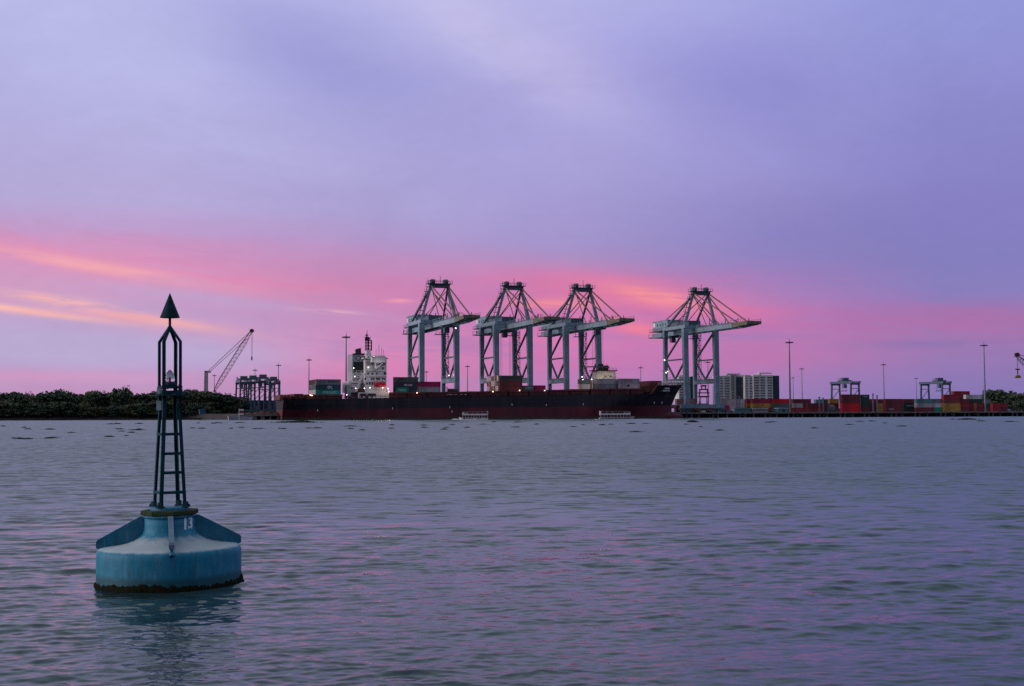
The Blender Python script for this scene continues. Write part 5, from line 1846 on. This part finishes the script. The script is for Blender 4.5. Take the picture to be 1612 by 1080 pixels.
flats('pale block of flats seen through the legs of the crane beyond the bow', [(1069, 1087.5, 594, 'flat_white', [(1070.5, 1077), (1079, 1086)], 0), (1087.5, 1093.5, 593, 'flat_glass', [], -1)], [(1071, 1085, 590.8, 592.5, 'flat_grey', 2)])
flats('pale flats with a dark glass shaft, left of the pair beside the crane',
      [(1130, 1150, 592.3, 'flat_white', [(1134, 1138.5), (1141, 1149)], 0), (1150, 1159, 590.3, 'flat_grey', [(1152, 1156)], -2), (1159, 1172.8, 593.5, 'flat_glass', [], -1)],
      [(1146, 1167, 588, 589.6, 'flat_grey', -2), (1159.5, 1172, 590.6, 592.4, 'flat_white', 1)])
fl3 = flats('pale flats with three window columns and teal glass end, right of the pair',
      [(1173, 1186.3, 592.3, 'flat_white', [(1174.8, 1177.2), (1180.5, 1185.4)], 0), (1186.3, 1217, 591.4, 'flat_white', [(1187.3, 1195.6), (1197.4, 1204.4), (1208.5, 1215.8)], -2.5), (1217, 1227, 591.8, 'flat_glass', [], -1.5)],
      [(1174, 1182, 590.4, 591.6, 'flat_grey', 2), (1196.6, 1216.5, 586.5, 588.2, 'flat_white', 0), (1196.6, 1199, 588.2, 591.4, 'flat_grey', 1)])
pm = P(1159.5, 588, YB); 
# ------------------------------------------------------------------ trees
LEAF = []
for i, c in enumerate(((0.088, 0.120, 0.050), (0.066, 0.108, 0.056), (0.120, 0.124, 0.060), (0.054, 0.096, 0.058))):
    LEAF.append(material('leaf_' + ['dark', 'deep', 'olive', 'bluish'][i], c, 0.7, 0, 0.45, 0.35))
def crown_mesh(seed, w, h, z0, n, shape='round', leaf=0.5):
    r_ = np.random.default_rng(seed)
    lobes = []
    nl = 26 if shape == 'round' else 9
    for i in range(nl):
        a = r_.uniform(0, 2 * PI)
        rad = w * 0.5 * r_.uniform(0.15, 0.75)
        if shape == 'round':
            z = z0 + h * r_.uniform(0.18, 0.9)
            rad *= 1.0 - 0.5 * max(0, (z - z0) / h - 0.5)
            q_ = r_.uniform(0.08, 0.27)
            s = (w * q_ * r_.uniform(0.8, 1.3), w * q_ * r_.uniform(0.8, 1.3), h * r_.uniform(0.06, 0.17))
        else:
            z = z0 + h * r_.uniform(0.45, 0.95)
            s = (w * r_.uniform(0.16, 0.28), w * r_.uniform(0.14, 0.24), h * r_.uniform(0.10, 0.2))
        lobes.append((np.array([rad * math.cos(a), rad * math.sin(a), z]), np.array(s)))
    c = []
    for i in range(n):
        ctr, s = lobes[r_.integers(len(lobes))]
        d = r_.normal(size=3); d /= np.linalg.norm(d)
        c.append(ctr + d * s * (r_.uniform(0.1, 1.0) ** 0.4) * r_.choice([1.0, 1.0, 1.15, 1.45]))
    c = np.array(c)
    a = r_.normal(size=(n, 3)); a /= np.linalg.norm(a, axis=1)[:, None]
    t = r_.normal(size=(n, 3)); t -= a * (t * a).sum(1)[:, None]; t /= np.linalg.norm(t, axis=1)[:, None]
    sz = leaf * r_.uniform(0.6, 1.4, size=(n, 1))
    bt = np.cross(a, t) * sz; t = t * sz * 0.8
    vs = np.stack([c - t - bt * 0.2, c + bt * 0.9 - t * 0.2, c + t, c - bt * 0.7 + t * 0.1], 1).reshape(-1, 3)
    b = MB()
    b.v = [tuple(v) for v in vs]
    b.f = [(4 * i, 4 * i + 1, 4 * i + 2, 4 * i + 3) for i in range(n)]
    b.mi = [0] * n; b.sm = [False] * n
    return b, lobes
def trunk_mesh(lobes, z0, h, seed):
    r_ = random.Random(seed)
    b = MB()
    top = Vector((r_.uniform(-0.5, 0.5), r_.uniform(-0.5, 0.5), z0 + h * 0.35))
    b.tube((0, 0, -0.6), top, 0.34, 0.2, 7)
    for ctr, s in lobes[:6]:
        b.tube(top + Vector((0, 0, -0.6)), Vector(ctr), 0.15, 0.05, 5)
    return b
TREES = []
for i in range(7):
    shape = 'flat' if i == 6 else 'round'
    w, h, z0 = (8.5, 10.6, 1.0) if shape == 'round' else (13, 9.0, 1.5)
    w *= 0.8 + 0.16 * (i % 4); h *= (1.0, 0.86, 1.12, 0.94, 1.05, 0.9, 1.0)[i]
    cb, lobes = crown_mesh(40 + i, w, h, z0, 3000, shape)
    cm = cb.mesh('crown', LEAF[i % 4])
    tm = trunk_mesh(lobes, z0, h, i).mesh('trunk', M['bark'])
    TREES.append((cm, tm, z0 + h))
def tree(px, top, Y, var, lab, group, base, sx=1.0):
    cm, tm, H0 = TREES[var]
    p = P(px, 640, Y)
    zt = P(px, top, Y).z - base
    k = zt / H0
    o = thing('tree', lab, 'tree', (p.x, Y, base), random.random() * 6.28, group)
    o.scale = (k * sx, k * sx, k)
    c = put('crown', cm, o)
    c.material_slots[0].link = 'OBJECT'
    c.material_slots[0].material = LEAF[random.randrange(4)]
    put('trunk', tm, o)
    return o
prof = [(-40, 620), (0, 620), (20, 616), (32, 616), (45, 618), (60, 622), (70, 619), (82, 618), (95, 615), (105, 620), (120, 617), (135, 621), (147, 617), (160, 620), (172, 617), (185, 613), (193, 612), (202, 619), (220, 621), (240, 617),
        (252, 616), (262, 619), (275, 618), (290, 615), (302, 611.5), (314, 615), (320, 618), (340, 618), (355, 622), (372, 623), (388, 625), (430, 628)]
ppx = [a for a, _ in prof]; ppy = [c for _, c in prof]
lab_f = 'dark rounded tree in the unbroken line along the left bank'
def reach(px):
    return ('at the left end' if px < 70 else 'left of the bank middle' if px < 140 else 'just left of the buoy tower' if px < 238 else 'behind the buoy lantern' if px < 300 else 'below the harbour crane' if px < 348 else 'beside the yard gantry row')
x = -34.0
rt = random.Random(11)
while x < 372:
    y = float(np.interp(x, ppx, ppy))
    tree(x, y + rt.uniform(-0.8, 4.0), 676 + rt.uniform(-4, 6) + max(0, x) * 0.05, rt.randrange(6), 'dark rounded tree in the bank tree line, ' + reach(x), 'bank trees ' + reach(x), 1.4, rt.uniform(1.0, 1.5))
    x += rt.uniform(6.5, 11)
x = -40.0
while x < 385:
    y = float(np.interp(x, ppx, ppy))
    tree(x, y + rt.uniform(1.0, 4.5), 700 + rt.uniform(-4, 10), rt.randrange(6), 'tree of the second row, only its top showing, ' + reach(x), 'second row trees ' + reach(x), 1.4, rt.uniform(1.0, 1.3))
    x += rt.uniform(11, 16)
x = -36.0
while x < 330:
    tree(x, 636 + rt.uniform(-5, 6), 664 + rt.uniform(-2, 3) + max(0, x) * 0.045, rt.randrange(6), 'low bushy tree at the water edge, ' + reach(x), 'water edge trees ' + reach(x), 0.9, rt.uniform(1.3, 1.8))
    x += rt.uniform(7, 10)
for px, top, var, lab in ((192, 611.5, 2, 'tallest broad tree of the left bank, its crown standing above the line'), (301, 611, 4, 'tall tree right of the buoy lantern, standing above the bank line'), (146, 615.5, 1, 'small peaked tree rising over the middle of the left bank'),
                          (95, 614.5, 3, 'thin topped tree rising over the bank left of its middle'), (22, 615, 5, 'broad tree rising over the far left of the bank')):
    tree(px, top, 690, var, lab, None, 1.4, 0.9)
def undergrowth(name, pts, z0, z1, dep, n, seed):
    r_ = np.random.default_rng(seed)
    b = MB()
    for i in range(n):
        t = r_.uniform(0, len(pts) - 1); k = min(int(t), len(pts) - 2)
        p = pts[k].lerp(pts[k + 1], t - k)
        h = z0 + (z1 - z0) * r_.uniform(0, 1) ** 1.4 * (0.65 + 0.35 * math.sin(p.x * 0.21) * math.sin(p.x * 0.057 + 1))
        c = Vector((p.x, p.y + r_.uniform(0, dep), h))
        a = Vector(r_.normal(size=3)).normalized(); d = a.orthogonal().normalized() * r_.uniform(0.3, 0.7); e = a.cross(d)
        b.add([c - d - e * 0.4, c + e * 0.9, c + d, c - e * 0.8], [(0, 1, 2, 3)])
    tag(b.build(name, LEAF[1]), kind='stuff')
undergrowth('bank_undergrowth', [P(px, 655, Y) for px, Y in ((-60, 662), (0, 664), (150, 671), (300, 679), (345, 681))], 1.3, 4.8, 6, 7000, 5)
undergrowth('yard_edge_undergrowth', [P(px, 645, 868) for px in (1526, 1570, 1660)], DZ, DZ + 4.5, 8, 2200, 6)
# right: behind the yard
for i, (px, top, Y, var) in enumerate(((1532, 626, 905, 1), (1541, 623, 915, 3), (1549, 624, 925, 0), (1557, 622, 900, 5), (1566, 618.5, 930, 2), (1584, 620, 915, 4), (1592, 617, 935, 0), (1601, 620, 905, 3), (1610, 620, 925, 1), (1621, 618, 910, 2), (1634, 620, 920, 5), (1648, 619, 905, 0))):
    tree(px, top, Y, var, 'dark tree in the clump behind the right end of the yard', 'trees behind the right end of the yard', DZ, 1.25)
    tree(px + 4, top + 10, Y - 30, (var + 2) % 6, 'low dark tree at the foot of the right hand clump', 'low trees behind the right end of the yard', DZ, 1.7)
tree(1576, 612, 895, 6, 'wide flat topped tree above the right hand clump', None, DZ, 0.95)

# ------------------------------------------------------------------ floating water weed
M['weed'] = material('water_weed', (0.030, 0.055, 0.026), 0.6, 0, 0.45, 1.5)
def weed_mesh(seed, L, W, n):
    r_ = np.random.default_rng(seed)
    b = MB()
    for i in range(n):
        x = r_.normal() * L * 0.24; y = r_.normal() * W * 0.25
        k = max(0.15, 1 - (x / (L * 0.6)) ** 2)
        a = r_.uniform(0, 2 * PI); s = r_.uniform(0.10, 0.24) * 1.2
        t = r_.uniform(0.15, 0.6) * k
        c = Vector((x, y, 0.02 + t * 0.55))
        u = Vector((math.cos(a), math.sin(a), 0.25)) * s
        v = Vector((-math.sin(a), math.cos(a), 0.7)) * s
        b.add([c - u * 0.5 - v * 0.6, c + u * 0.6 - v * 0.3, c + u * 0.5 + v * 0.7, c - u * 0.6 + v * 0.6], [(0, 1, 2, 3)])
    prof_ = []
    for i in range(14):
        a = 2 * PI * i / 14
        k = r_.uniform(0.7, 1.1)
        prof_.append((L * 0.45 * k * math.cos(a), W * 0.45 * k * math.sin(a)))
    b.prism(prof_, -0.06, 0.07)
    return b.mesh('floating_weed', M['weed'])
WM = [weed_mesh(i, 2.6 + 0.5 * i, 1.2 + 0.1 * i, 130) for i in range(5)]
rw = random.Random(3)
spots = [(5, 671), (38, 673), (44, 675.5), (78, 676), (175, 667.5), (185, 667), (219, 667), (188, 675.5), (191, 679), (213, 677), (219, 676), (207, 681), (199, 686), (172, 687.5), (112, 681), (22, 690), (30, 690.5), (42, 691), (76, 690), (80, 689.5),
         (303, 674), (312, 666), (318, 674.5), (337, 666.5), (342, 666), (364, 674.5), (380, 673), (378, 665.5), (402, 675), (410, 675), (440, 674.5), (446, 675), (487, 674), (499, 674), (551, 671), (552, 675), (570, 677), (616, 674.5), (617, 669), (667, 669.5), (668, 673), (699, 676), (703, 673),
         (712, 668.5), (760, 668), (777, 664), (735, 673), (812, 672.5), (815, 664.5), (902, 672), (918, 668.5), (948, 669), (962, 668), (994, 667), (1016, 667), (1133, 677.5), (1208, 665), (1216, 664.5), (1354, 663.5), (1336, 668.5), (1372, 663), (1393, 666), (1545, 663), (1500, 660),
         (1000, 680), (1080, 668), (1103, 672), (1282, 674), (1420, 671), (1590, 664), (845, 668)]
for i, (px, py) in enumerate(spots):
    hzn = 650.5 - 4.5 * px / 1612
    Y = CAM_Z * F / (py - hzn)
    p = P(px, py, Y)
    o = put('floating_weed', WM[i % 5], None, (p.x, p.y, 0.0), rw.uniform(-0.3, 0.3))
    k = min(1.0, Y / 420) * rw.uniform(0.4, 0.8)
    o.scale = (k * rw.uniform(0.8, 1.7), k, 0.75 * k + 0.2)
    far_ = py - hzn < 20
    where = ('below the left bank trees' if px < 240 else 'between the buoy and the jetty' if px < 400 else 'off the ship stern' if px < 560 else 'off the ship bridge' if px < 720 else 'off the ship between the ferries' if px < 935 else 'off the ship bow' if px < 1075 else 'off the quay below the flats' if px < 1250 else 'off the right part of the quay')
    lab = ('small weed clump near the far shore ' if far_ else 'small weed clump out on the river ') + where
    tag(o, lab, 'weed', lab.replace('small weed clump', 'weed clumps'))
for px0, px1, py, lab in ((428, 500, 665.3, 'longest low raft of dark weed floating below the ship stern'), (1082, 1098, 664.5, 'dark flat weed raft off the quay just right of the bow'), (1508, 1537, 660.6, 'dark humped weed raft off the right end of the quay'), (458, 490, 664.0, 'humped green weed raft joined to the long one below the stern')):
    hzn = 650.5 - 4.5 * px0 / 1612
    Y = CAM_Z * F / (py - hzn)
    a, c = P(px0, py, Y), P(px1, py, Y)
    w = c.x - a.x
    me = weed_mesh(int(px0), w, 2.6, 420)
    o = put('floating_weed', me, None, ((a.x + c.x) / 2, Y, 0.0), 0)
    o.scale = (1, 1, 1.5)
    tag(o, lab, 'weed raft', 'rafts of floating weed')

# ------------------------------------------------------------------ the buoy
def buoy_paint(name, col, guano, gcol=(0.46, 0.52, 0.54)):
    m = bpy.data.materials.new(name)
    m.use_nodes = True
    t = m.node_tree
    b = t.nodes['Principled BSDF']
    gg = NG(t)
    co = gg.node('ShaderNodeTexCoord')
    mp = gg.node('ShaderNodeMapping'); t.links.new(co.outputs['Object'], mp.inputs[0])
    mp.inputs['Scale'].default_value = (1, 1, 0.22)
    n1, _ = gg.noise(mp.outputs[0], 5.5, 6, 0.65, 0.3)          # run-down streaks
    n2, _ = gg.noise(co.outputs['Object'], 2.3, 5, 0.6)
    n3, _ = gg.noise(co.outputs['Object'], 17.0, 5, 0.7)
    c = gg.mix(gg.m('MULTIPLY', gg.m('SUBTRACT', n1, 0.38), 2.2, clamp=True), tuple(v * 0.72 for v in col), tuple(min(1, v * 1.18) for v in col))
    c = gg.mix(gg.m('MULTIPLY', gg.m('SUBTRACT', n2, 0.52), 2.6, clamp=True), c, (col[0] * 1.9 + 0.008, col[1] * 1.15, col[2] * 1.06))
    c = gg.mix(gg.m('MULTIPLY', gg.m('SUBTRACT', n2, 0.40), 2.0, clamp=True), c, (0.045 + col[0], col[1] * 0.98, col[2] * 0.92))
    mp2 = gg.node('ShaderNodeMapping'); t.links.new(co.outputs['Object'], mp2.inputs[0])
    mp2.inputs['Scale'].default_value = (1, 1, 0.10)
    n4, _ = gg.noise(mp2.outputs[0], 16.0, 4, 0.6)
    c = gg.mix(gg.m('MULTIPLY', gg.m('MULTIPLY', gg.m('SUBTRACT', n4, 0.56), 7.0, clamp=True), 0.55), c, (0.070, 0.050, 0.036))
    c = gg.mix(gg.m('MULTIPLY', gg.m('MULTIPLY', gg.m('SUBTRACT', 0.44, n4), 7.0, clamp=True), 0.30), c, (0.20, 0.31, 0.37))
    so = gg.node('ShaderNodeSeparateXYZ'); t.links.new(co.outputs['Object'], so.inputs[0])
    wet = gg.m('MULTIPLY', gg.m('SUBTRACT', gg.m('ADD', 0.21, gg.m('MULTIPLY', n1, 0.22)), so.outputs[2]), 9.0, clamp=True)
    c = gg.mix(gg.m('MULTIPLY', wet, 0.72), c, (0.012, 0.055, 0.050))
    chips = gg.m('MULTIPLY', gg.m('SUBTRACT', n3, 0.66), 9.0, clamp=True)
    c = gg.mix(gg.m('MULTIPLY', chips, 0.8), c, (0.05, 0.04, 0.035))
    if guano > 0:
        geo = gg.node('ShaderNodeNewGeometry')
        sp = gg.node('ShaderNodeSeparateXYZ'); t.links.new(geo.outputs['Normal'], sp.inputs[0])
        up = gg.m('MULTIPLY', gg.m('SUBTRACT', gg.m('ADD', sp.outputs[2], gg.m('MULTIPLY', gg.m('SUBTRACT', n1, 0.5), 0.6)), 0.62), 3.2, clamp=True)
        spk = gg.m('ADD', 0.55, gg.m('MULTIPLY', n3, 0.9))
        gc = gg.mix(n2, tuple(v * 0.72 for v in gcol), gcol)
        c = gg.mix(gg.m('MULTIPLY', gg.m('MULTIPLY', up, guano), spk, clamp=True), c, gc)
    t.links.new(c, b.inputs['Base Color'])
    b.inputs['Roughness'].default_value = 0.55
    b.inputs['Specular IOR Level'].default_value = 0.22
    bp = gg.node('ShaderNodeBump'); bp.inputs['Strength'].default_value = 0.35; bp.inputs['Distance'].default_value = 0.012
    t.links.new(gg.m('ADD', n3, gg.m('MULTIPLY', n2, 1.2)), bp.inputs['Height']); t.links.new(bp.outputs[0], b.inputs['Normal'])
    return m
M['drum'] = buoy_paint('buoy_blue_paint', (0.005, 0.215, 0.330), 1.0)
M['fin'] = buoy_paint('buoy_fin_paint', (0.002, 0.165, 0.255), 0.0)
M['tower'] = material('buoy_tower_paint', (0.003, 0.048, 0.066), 0.65, 0, 0.35, 6.0, 0.2, 30, spec=0.15)
M['topmark'] = material('buoy_topmark_paint', (0.003, 0.030, 0.038), 0.7, 0, 0.3, 5.0, spec=0.12)
M['algae'] = material('green_algae', (0.012, 0.040, 0.026), 0.85, 0, 0.5, 9.0, 0.8, 30, col2=(0.060, 0.060, 0.016), spec=0.15)
M['waterweed'] = material('waterline_growth', (0.016, 0.011, 0.005), 0.95, 0, 0.5, 5.0, 0.9, 40, col2=(0.004, 0.010, 0.003), spec=0.1)
M['lens'] = None
def glass_mat():
    m = bpy.data.materials.new('lantern_lens')
    m.use_nodes = True
    b = m.node_tree.nodes['Principled BSDF']
    b.inputs['Base Color'].default_value = (0.95, 0.95, 0.97, 1)
    b.inputs['Transmission Weight'].default_value = 0.92
    b.inputs['Roughness'].default_value = 0.08
    b.inputs['IOR'].default_value = 1.25
    return m
M['lens'] = glass_mat()

buoy = thing('navigation_buoy', 'blue steel river buoy with ladder tower and cone topmark, numbered 13', 'buoy', (BX, BY, 0), 0)
buoy.rotation_euler = (0, R(-0.6), 0)
NS = 96
prof_ = [(0.01, -0.7), (1.40, -0.7), (BR - 0.02, -0.55), (BR, -0.3), (BR, 0.15), (BR, 0.4), (BR, 0.62), (BR - 0.004, 0.70), (BR - 0.02, 0.745), (BR - 0.055, 0.785), (BR - 0.11, 0.803), (1.25, 0.822), (1.05, 0.845), (0.88, 0.875), (0.74, 0.92), (0.63, 0.985), (0.56, 1.06), (0.525, 1.14), (0.515, 1.24), (0.515, 1.45), (0.01, 1.45)]
b = MB().lathe(prof_, NS)
b.build('float_body', M['drum'], buoy)
# dark growth along the waterline, ragged top edge
r_ = np.random.default_rng(5)
n = 260
vs = []; fs = []
for i in range(n):
    a = 2 * PI * i / n
    edge = 0.12 + 0.03 * math.sin(a * 3 + 0.5) + 0.012 * math.sin(a * 11) + 0.008 * math.sin(a * 29 + 1) + r_.uniform(-0.03, 0.03)
    for (dr_, z) in ((0.012, -0.5), (0.030 + r_.uniform(0, 0.02), -0.05), (0.026 + r_.uniform(0, 0.022), edge * 0.55), (0.003, edge)):
        vs.append(((BR + dr_) * math.cos(a), (BR + dr_) * math.sin(a), z))
for i in range(n):
    j = (i + 1) % n
    for k in range(3):
        fs.append((4 * i + k, 4 * j + k, 4 * j + k + 1, 4 * i + k + 1))
MB().add(vs, fs, 0, True).build('waterline_growth', M['waterweed'], buoy)
# four fins from the neck to the rim
for k in range(4):
    a = R(-73.5) + k * PI / 2
    ca, sa = math.cos(a), math.sin(a)
    W = lambda r0, z0: (r0 * ca, r0 * sa, z0)
    th = 0.05 if k else 0.06
    poly = [W(0.50, 1.43), W(0.60, 1.43), W(BR - 0.03, 0.97), W(BR + 0.0, 0.93), W(BR + 0.0, 0.80), W(BR - 0.08, 0.77), W(1.2, 0.81), W(0.85, 0.86), W(0.62, 0.96), W(0.48, 1.05)]
    f_ = MB().slab(poly, (-sa * th, ca * th, 0)).build('fin', M['fin'], buoy)
    if k == 0:          # flat bar along the outer edge of the front fin
        b = MB().slab([W(0.59, 1.445), W(0.605, 1.455), W(BR - 0.005, 0.985), W(BR + 0.02, 0.94), W(BR + 0.02, 0.86), W(BR + 0.003, 0.86), W(BR - 0.02, 0.965)], (-sa * 0.11, ca * 0.11, 0))
        b.build('fin_edge', buoy_paint('buoy_fin_edge_paint', (0.13, 0.22, 0.30), 0.0), f_)
        MB().tube(W(BR - 0.03, 0.80), W(BR + 0.035, 0.72), 0.05, n=10).build('fin_foot', M['fin'], f_)
# top flange, eight sided, grown over
b = MB().lathe([(0.50, 1.445), (0.585, 1.455), (0.60, 1.47), (0.60, 1.535), (0.585, 1.55), (0.45, 1.552), (0.01, 1.552)], 8, smooth=False)
fl = b.build('flange', M['algae'], buoy, rz=R(22.5))
b = MB().lathe([(0.40, 1.55), (0.40, 1.60), (0.38, 1.612), (0.01, 1.612)], 24)
b.build('tower_base', M['fin'], buoy)
MB().lathe([(0.516, 1.395), (0.545, 1.40), (0.545, 1.445), (0.50, 1.447)], 48).build('neck_ring', M['fin'], buoy)
# the tower: four angle legs
ANG = [R(-105), R(-15), R(75), R(165)]
def rad(z):
    return 0.405 + (0.272 - 0.405) * min(1, (z - 1.58) / (3.7 - 1.58)) if z < 3.7 else 0.272 + min(1, (z - 3.7) / 0.5) * 0.016
def leg_pt(k, z): 
    return Vector((rad(z) * math.cos(ANG[k]), rad(z) * math.sin(ANG[k]), z))
def angle_bar(b, p, q, out, w, t=0.012):
    """L section: two flat bars meeting at the outer corner; out = outward direction"""
    p = Vector(p); q = Vector(q); d = (q - p).normalized()
    out = (out - d * out.dot(d)).normalized()
    sdv = d.cross(out)
    e1 = (-out + sdv).normalized(); e2 = (-out - sdv).normalized()
    for e, o_ in ((e1, e2), (e2, e1)):
        vs = []
        for c in (p, q):
            vs += [c, c + e * w, c + e * w + o_ * t, c + o_ * t]
        b.add(vs, [(0, 1, 2, 3), (7, 6, 5, 4), (0, 4, 5, 1), (1, 5, 6, 2), (2, 6, 7, 3), (3, 7, 4, 0)])
for k in range(4):
    out = Vector((math.cos(ANG[k]), math.sin(ANG[k]), 0))
    b = MB()
    zs = [1.60, 3.7, 4.2, 5.12]
    for z0, z1 in zip(zs[:-1], zs[1:]):
        angle_bar(b, leg_pt(k, z0), leg_pt(k, z1), out, 0.072 if z0 < 4.0 else 0.064)
    angle_bar(b, leg_pt(k, 5.12), Vector((0.03 * math.cos(ANG[k]), 0.03 * math.sin(ANG[k]), 5.46)), out + Vector((0, 0, 0.4)), 0.062)
    lg = b.build('leg', M['tower'], buoy)
    p = leg_pt(k, 1.62)
    bb = MB().box((p.x - out.x * 0.02, p.y - out.y * 0.02, 1.625), (0.15, 0.13, 0.026), rz=ANG[k]); bb.box((p.x + out.x * 0.05, p.y + out.y * 0.05, 1.655), (0.035, 0.035, 0.045), rz=ANG[k]); bb.box((p.x - out.x * 0.03, p.y - out.y * 0.03, 1.68), (0.09, 0.09, 0.09), rz=ANG[k])
    bb.build('foot_plate', M['tower'], lg)
# rungs on all four faces
for z in (1.925, 2.34, 2.74, 3.15):
    for k in ((0, 3) if z in (1.925, 3.15) else (0,)):
        p, q = leg_pt(k, z), leg_pt((k + 1) % 4, z)
        MB().bar(p.lerp(q, 0.03), p.lerp(q, 0.97), 0.02, 0.060).build('rung', M['tower'], buoy)
# lantern platform
for z, h in ((4.145, 0.05), (4.035, 0.075)):
    for k in range(4):
        p, q = leg_pt(k, z), leg_pt((k + 1) % 4, z)
        MB().bar(p.lerp(q, 0.02), p.lerp(q, 0.98), 0.03, h).build('platform_bar', M['tower'], buoy)
b = MB().lathe([(0.05, 3.955), (0.40, 3.955), (0.40, 3.975), (0.05, 3.975)], 28)
pl = b.build('platform_plate', M['tower'], buoy)
b = MB()
for k in range(4):
    a = ANG[k] + R(45)
    b.box((0.37 * math.cos(a), 0.37 * math.sin(a), 4.0), (0.05, 0.05, 0.05))
tag(b.build('bolt', M['tower'], pl), kind='stuff')
# small pale equipment boxes on the left leg
p = leg_pt(0, 3.76)
q = leg_pt(3, 3.76)
c = p.lerp(q, 0.55)
MB().box((c.x - 0.02, c.y - 0.02, 3.76), (0.10, 0.08, 0.20)).build('battery_box', M['crane_light'], buoy)
MB().box((c.x - 0.02, c.y - 0.02, 4.06), (0.085, 0.08, 0.12)).build('junction_box', M['crane_light'], buoy)
# lantern
b = MB().lathe([(0.01, 4.17), (0.125, 4.17), (0.13, 4.19), (0.13, 4.225), (0.115, 4.24), (0.105, 4.265), (0.01, 4.27)], 24)
b.box((0, 0, 4.155), (0.3, 0.3, 0.03))
ln = b.build('lantern_base', M['tower'], buoy)
b = MB().lathe([(0.098, 4.268), (0.102, 4.29), (0.102, 4.34), (0.092, 4.40), (0.068, 4.455), (0.035, 4.495), (0.005, 4.52)], 28)
b.build('lens', M['lens'], ln)
MB().lathe([(0.005, 4.27), (0.02, 4.275), (0.02, 4.33), (0.012, 4.36), (0.002, 4.36)], 12).build('bulb', M['white'], ln)
MB().box((-0.115, -0.02, 4.30), (0.03, 0.03, 0.12)).build('lens_glint', M['white'], ln)  # white block standing in for the bright glint on the lens's left side
# rod and cone topmark
MB().tube((0, 0, 5.42), (0, 0, 5.70), 0.028, n=10).build('rod', M['tower'], buoy)
b = MB().lathe([(0.002, 6.165), (0.205, 5.645), (0.207, 5.632), (0.20, 5.63), (0.01, 5.645)], 40, smooth=False)
b.build('topmark_cone', M['topmark'], buoy)
# number 13 bent round the neck
me0 = lettering('13', 0.37, M['print_white'], None, (0, 0, 0), Euler((0, 0, 0)), bold=0.014)
me = me0.data.copy()
bpy.data.objects.remove(me0)
co = np.empty(len(me.vertices) * 3); me.vertices.foreach_get('co', co); co = co.reshape(-1, 3)
a0 = R(-75 + 46)
rr = 0.520 + co[:, 2]
aa = a0 + co[:, 0] * 0.86 / 0.52
out_ = np.stack([rr * np.cos(aa), rr * np.sin(aa), 1.27 + co[:, 1]], -1)
me.vertices.foreach_set('co', out_.ravel().astype(np.float32)); me.update()
put('number', me, buoy)
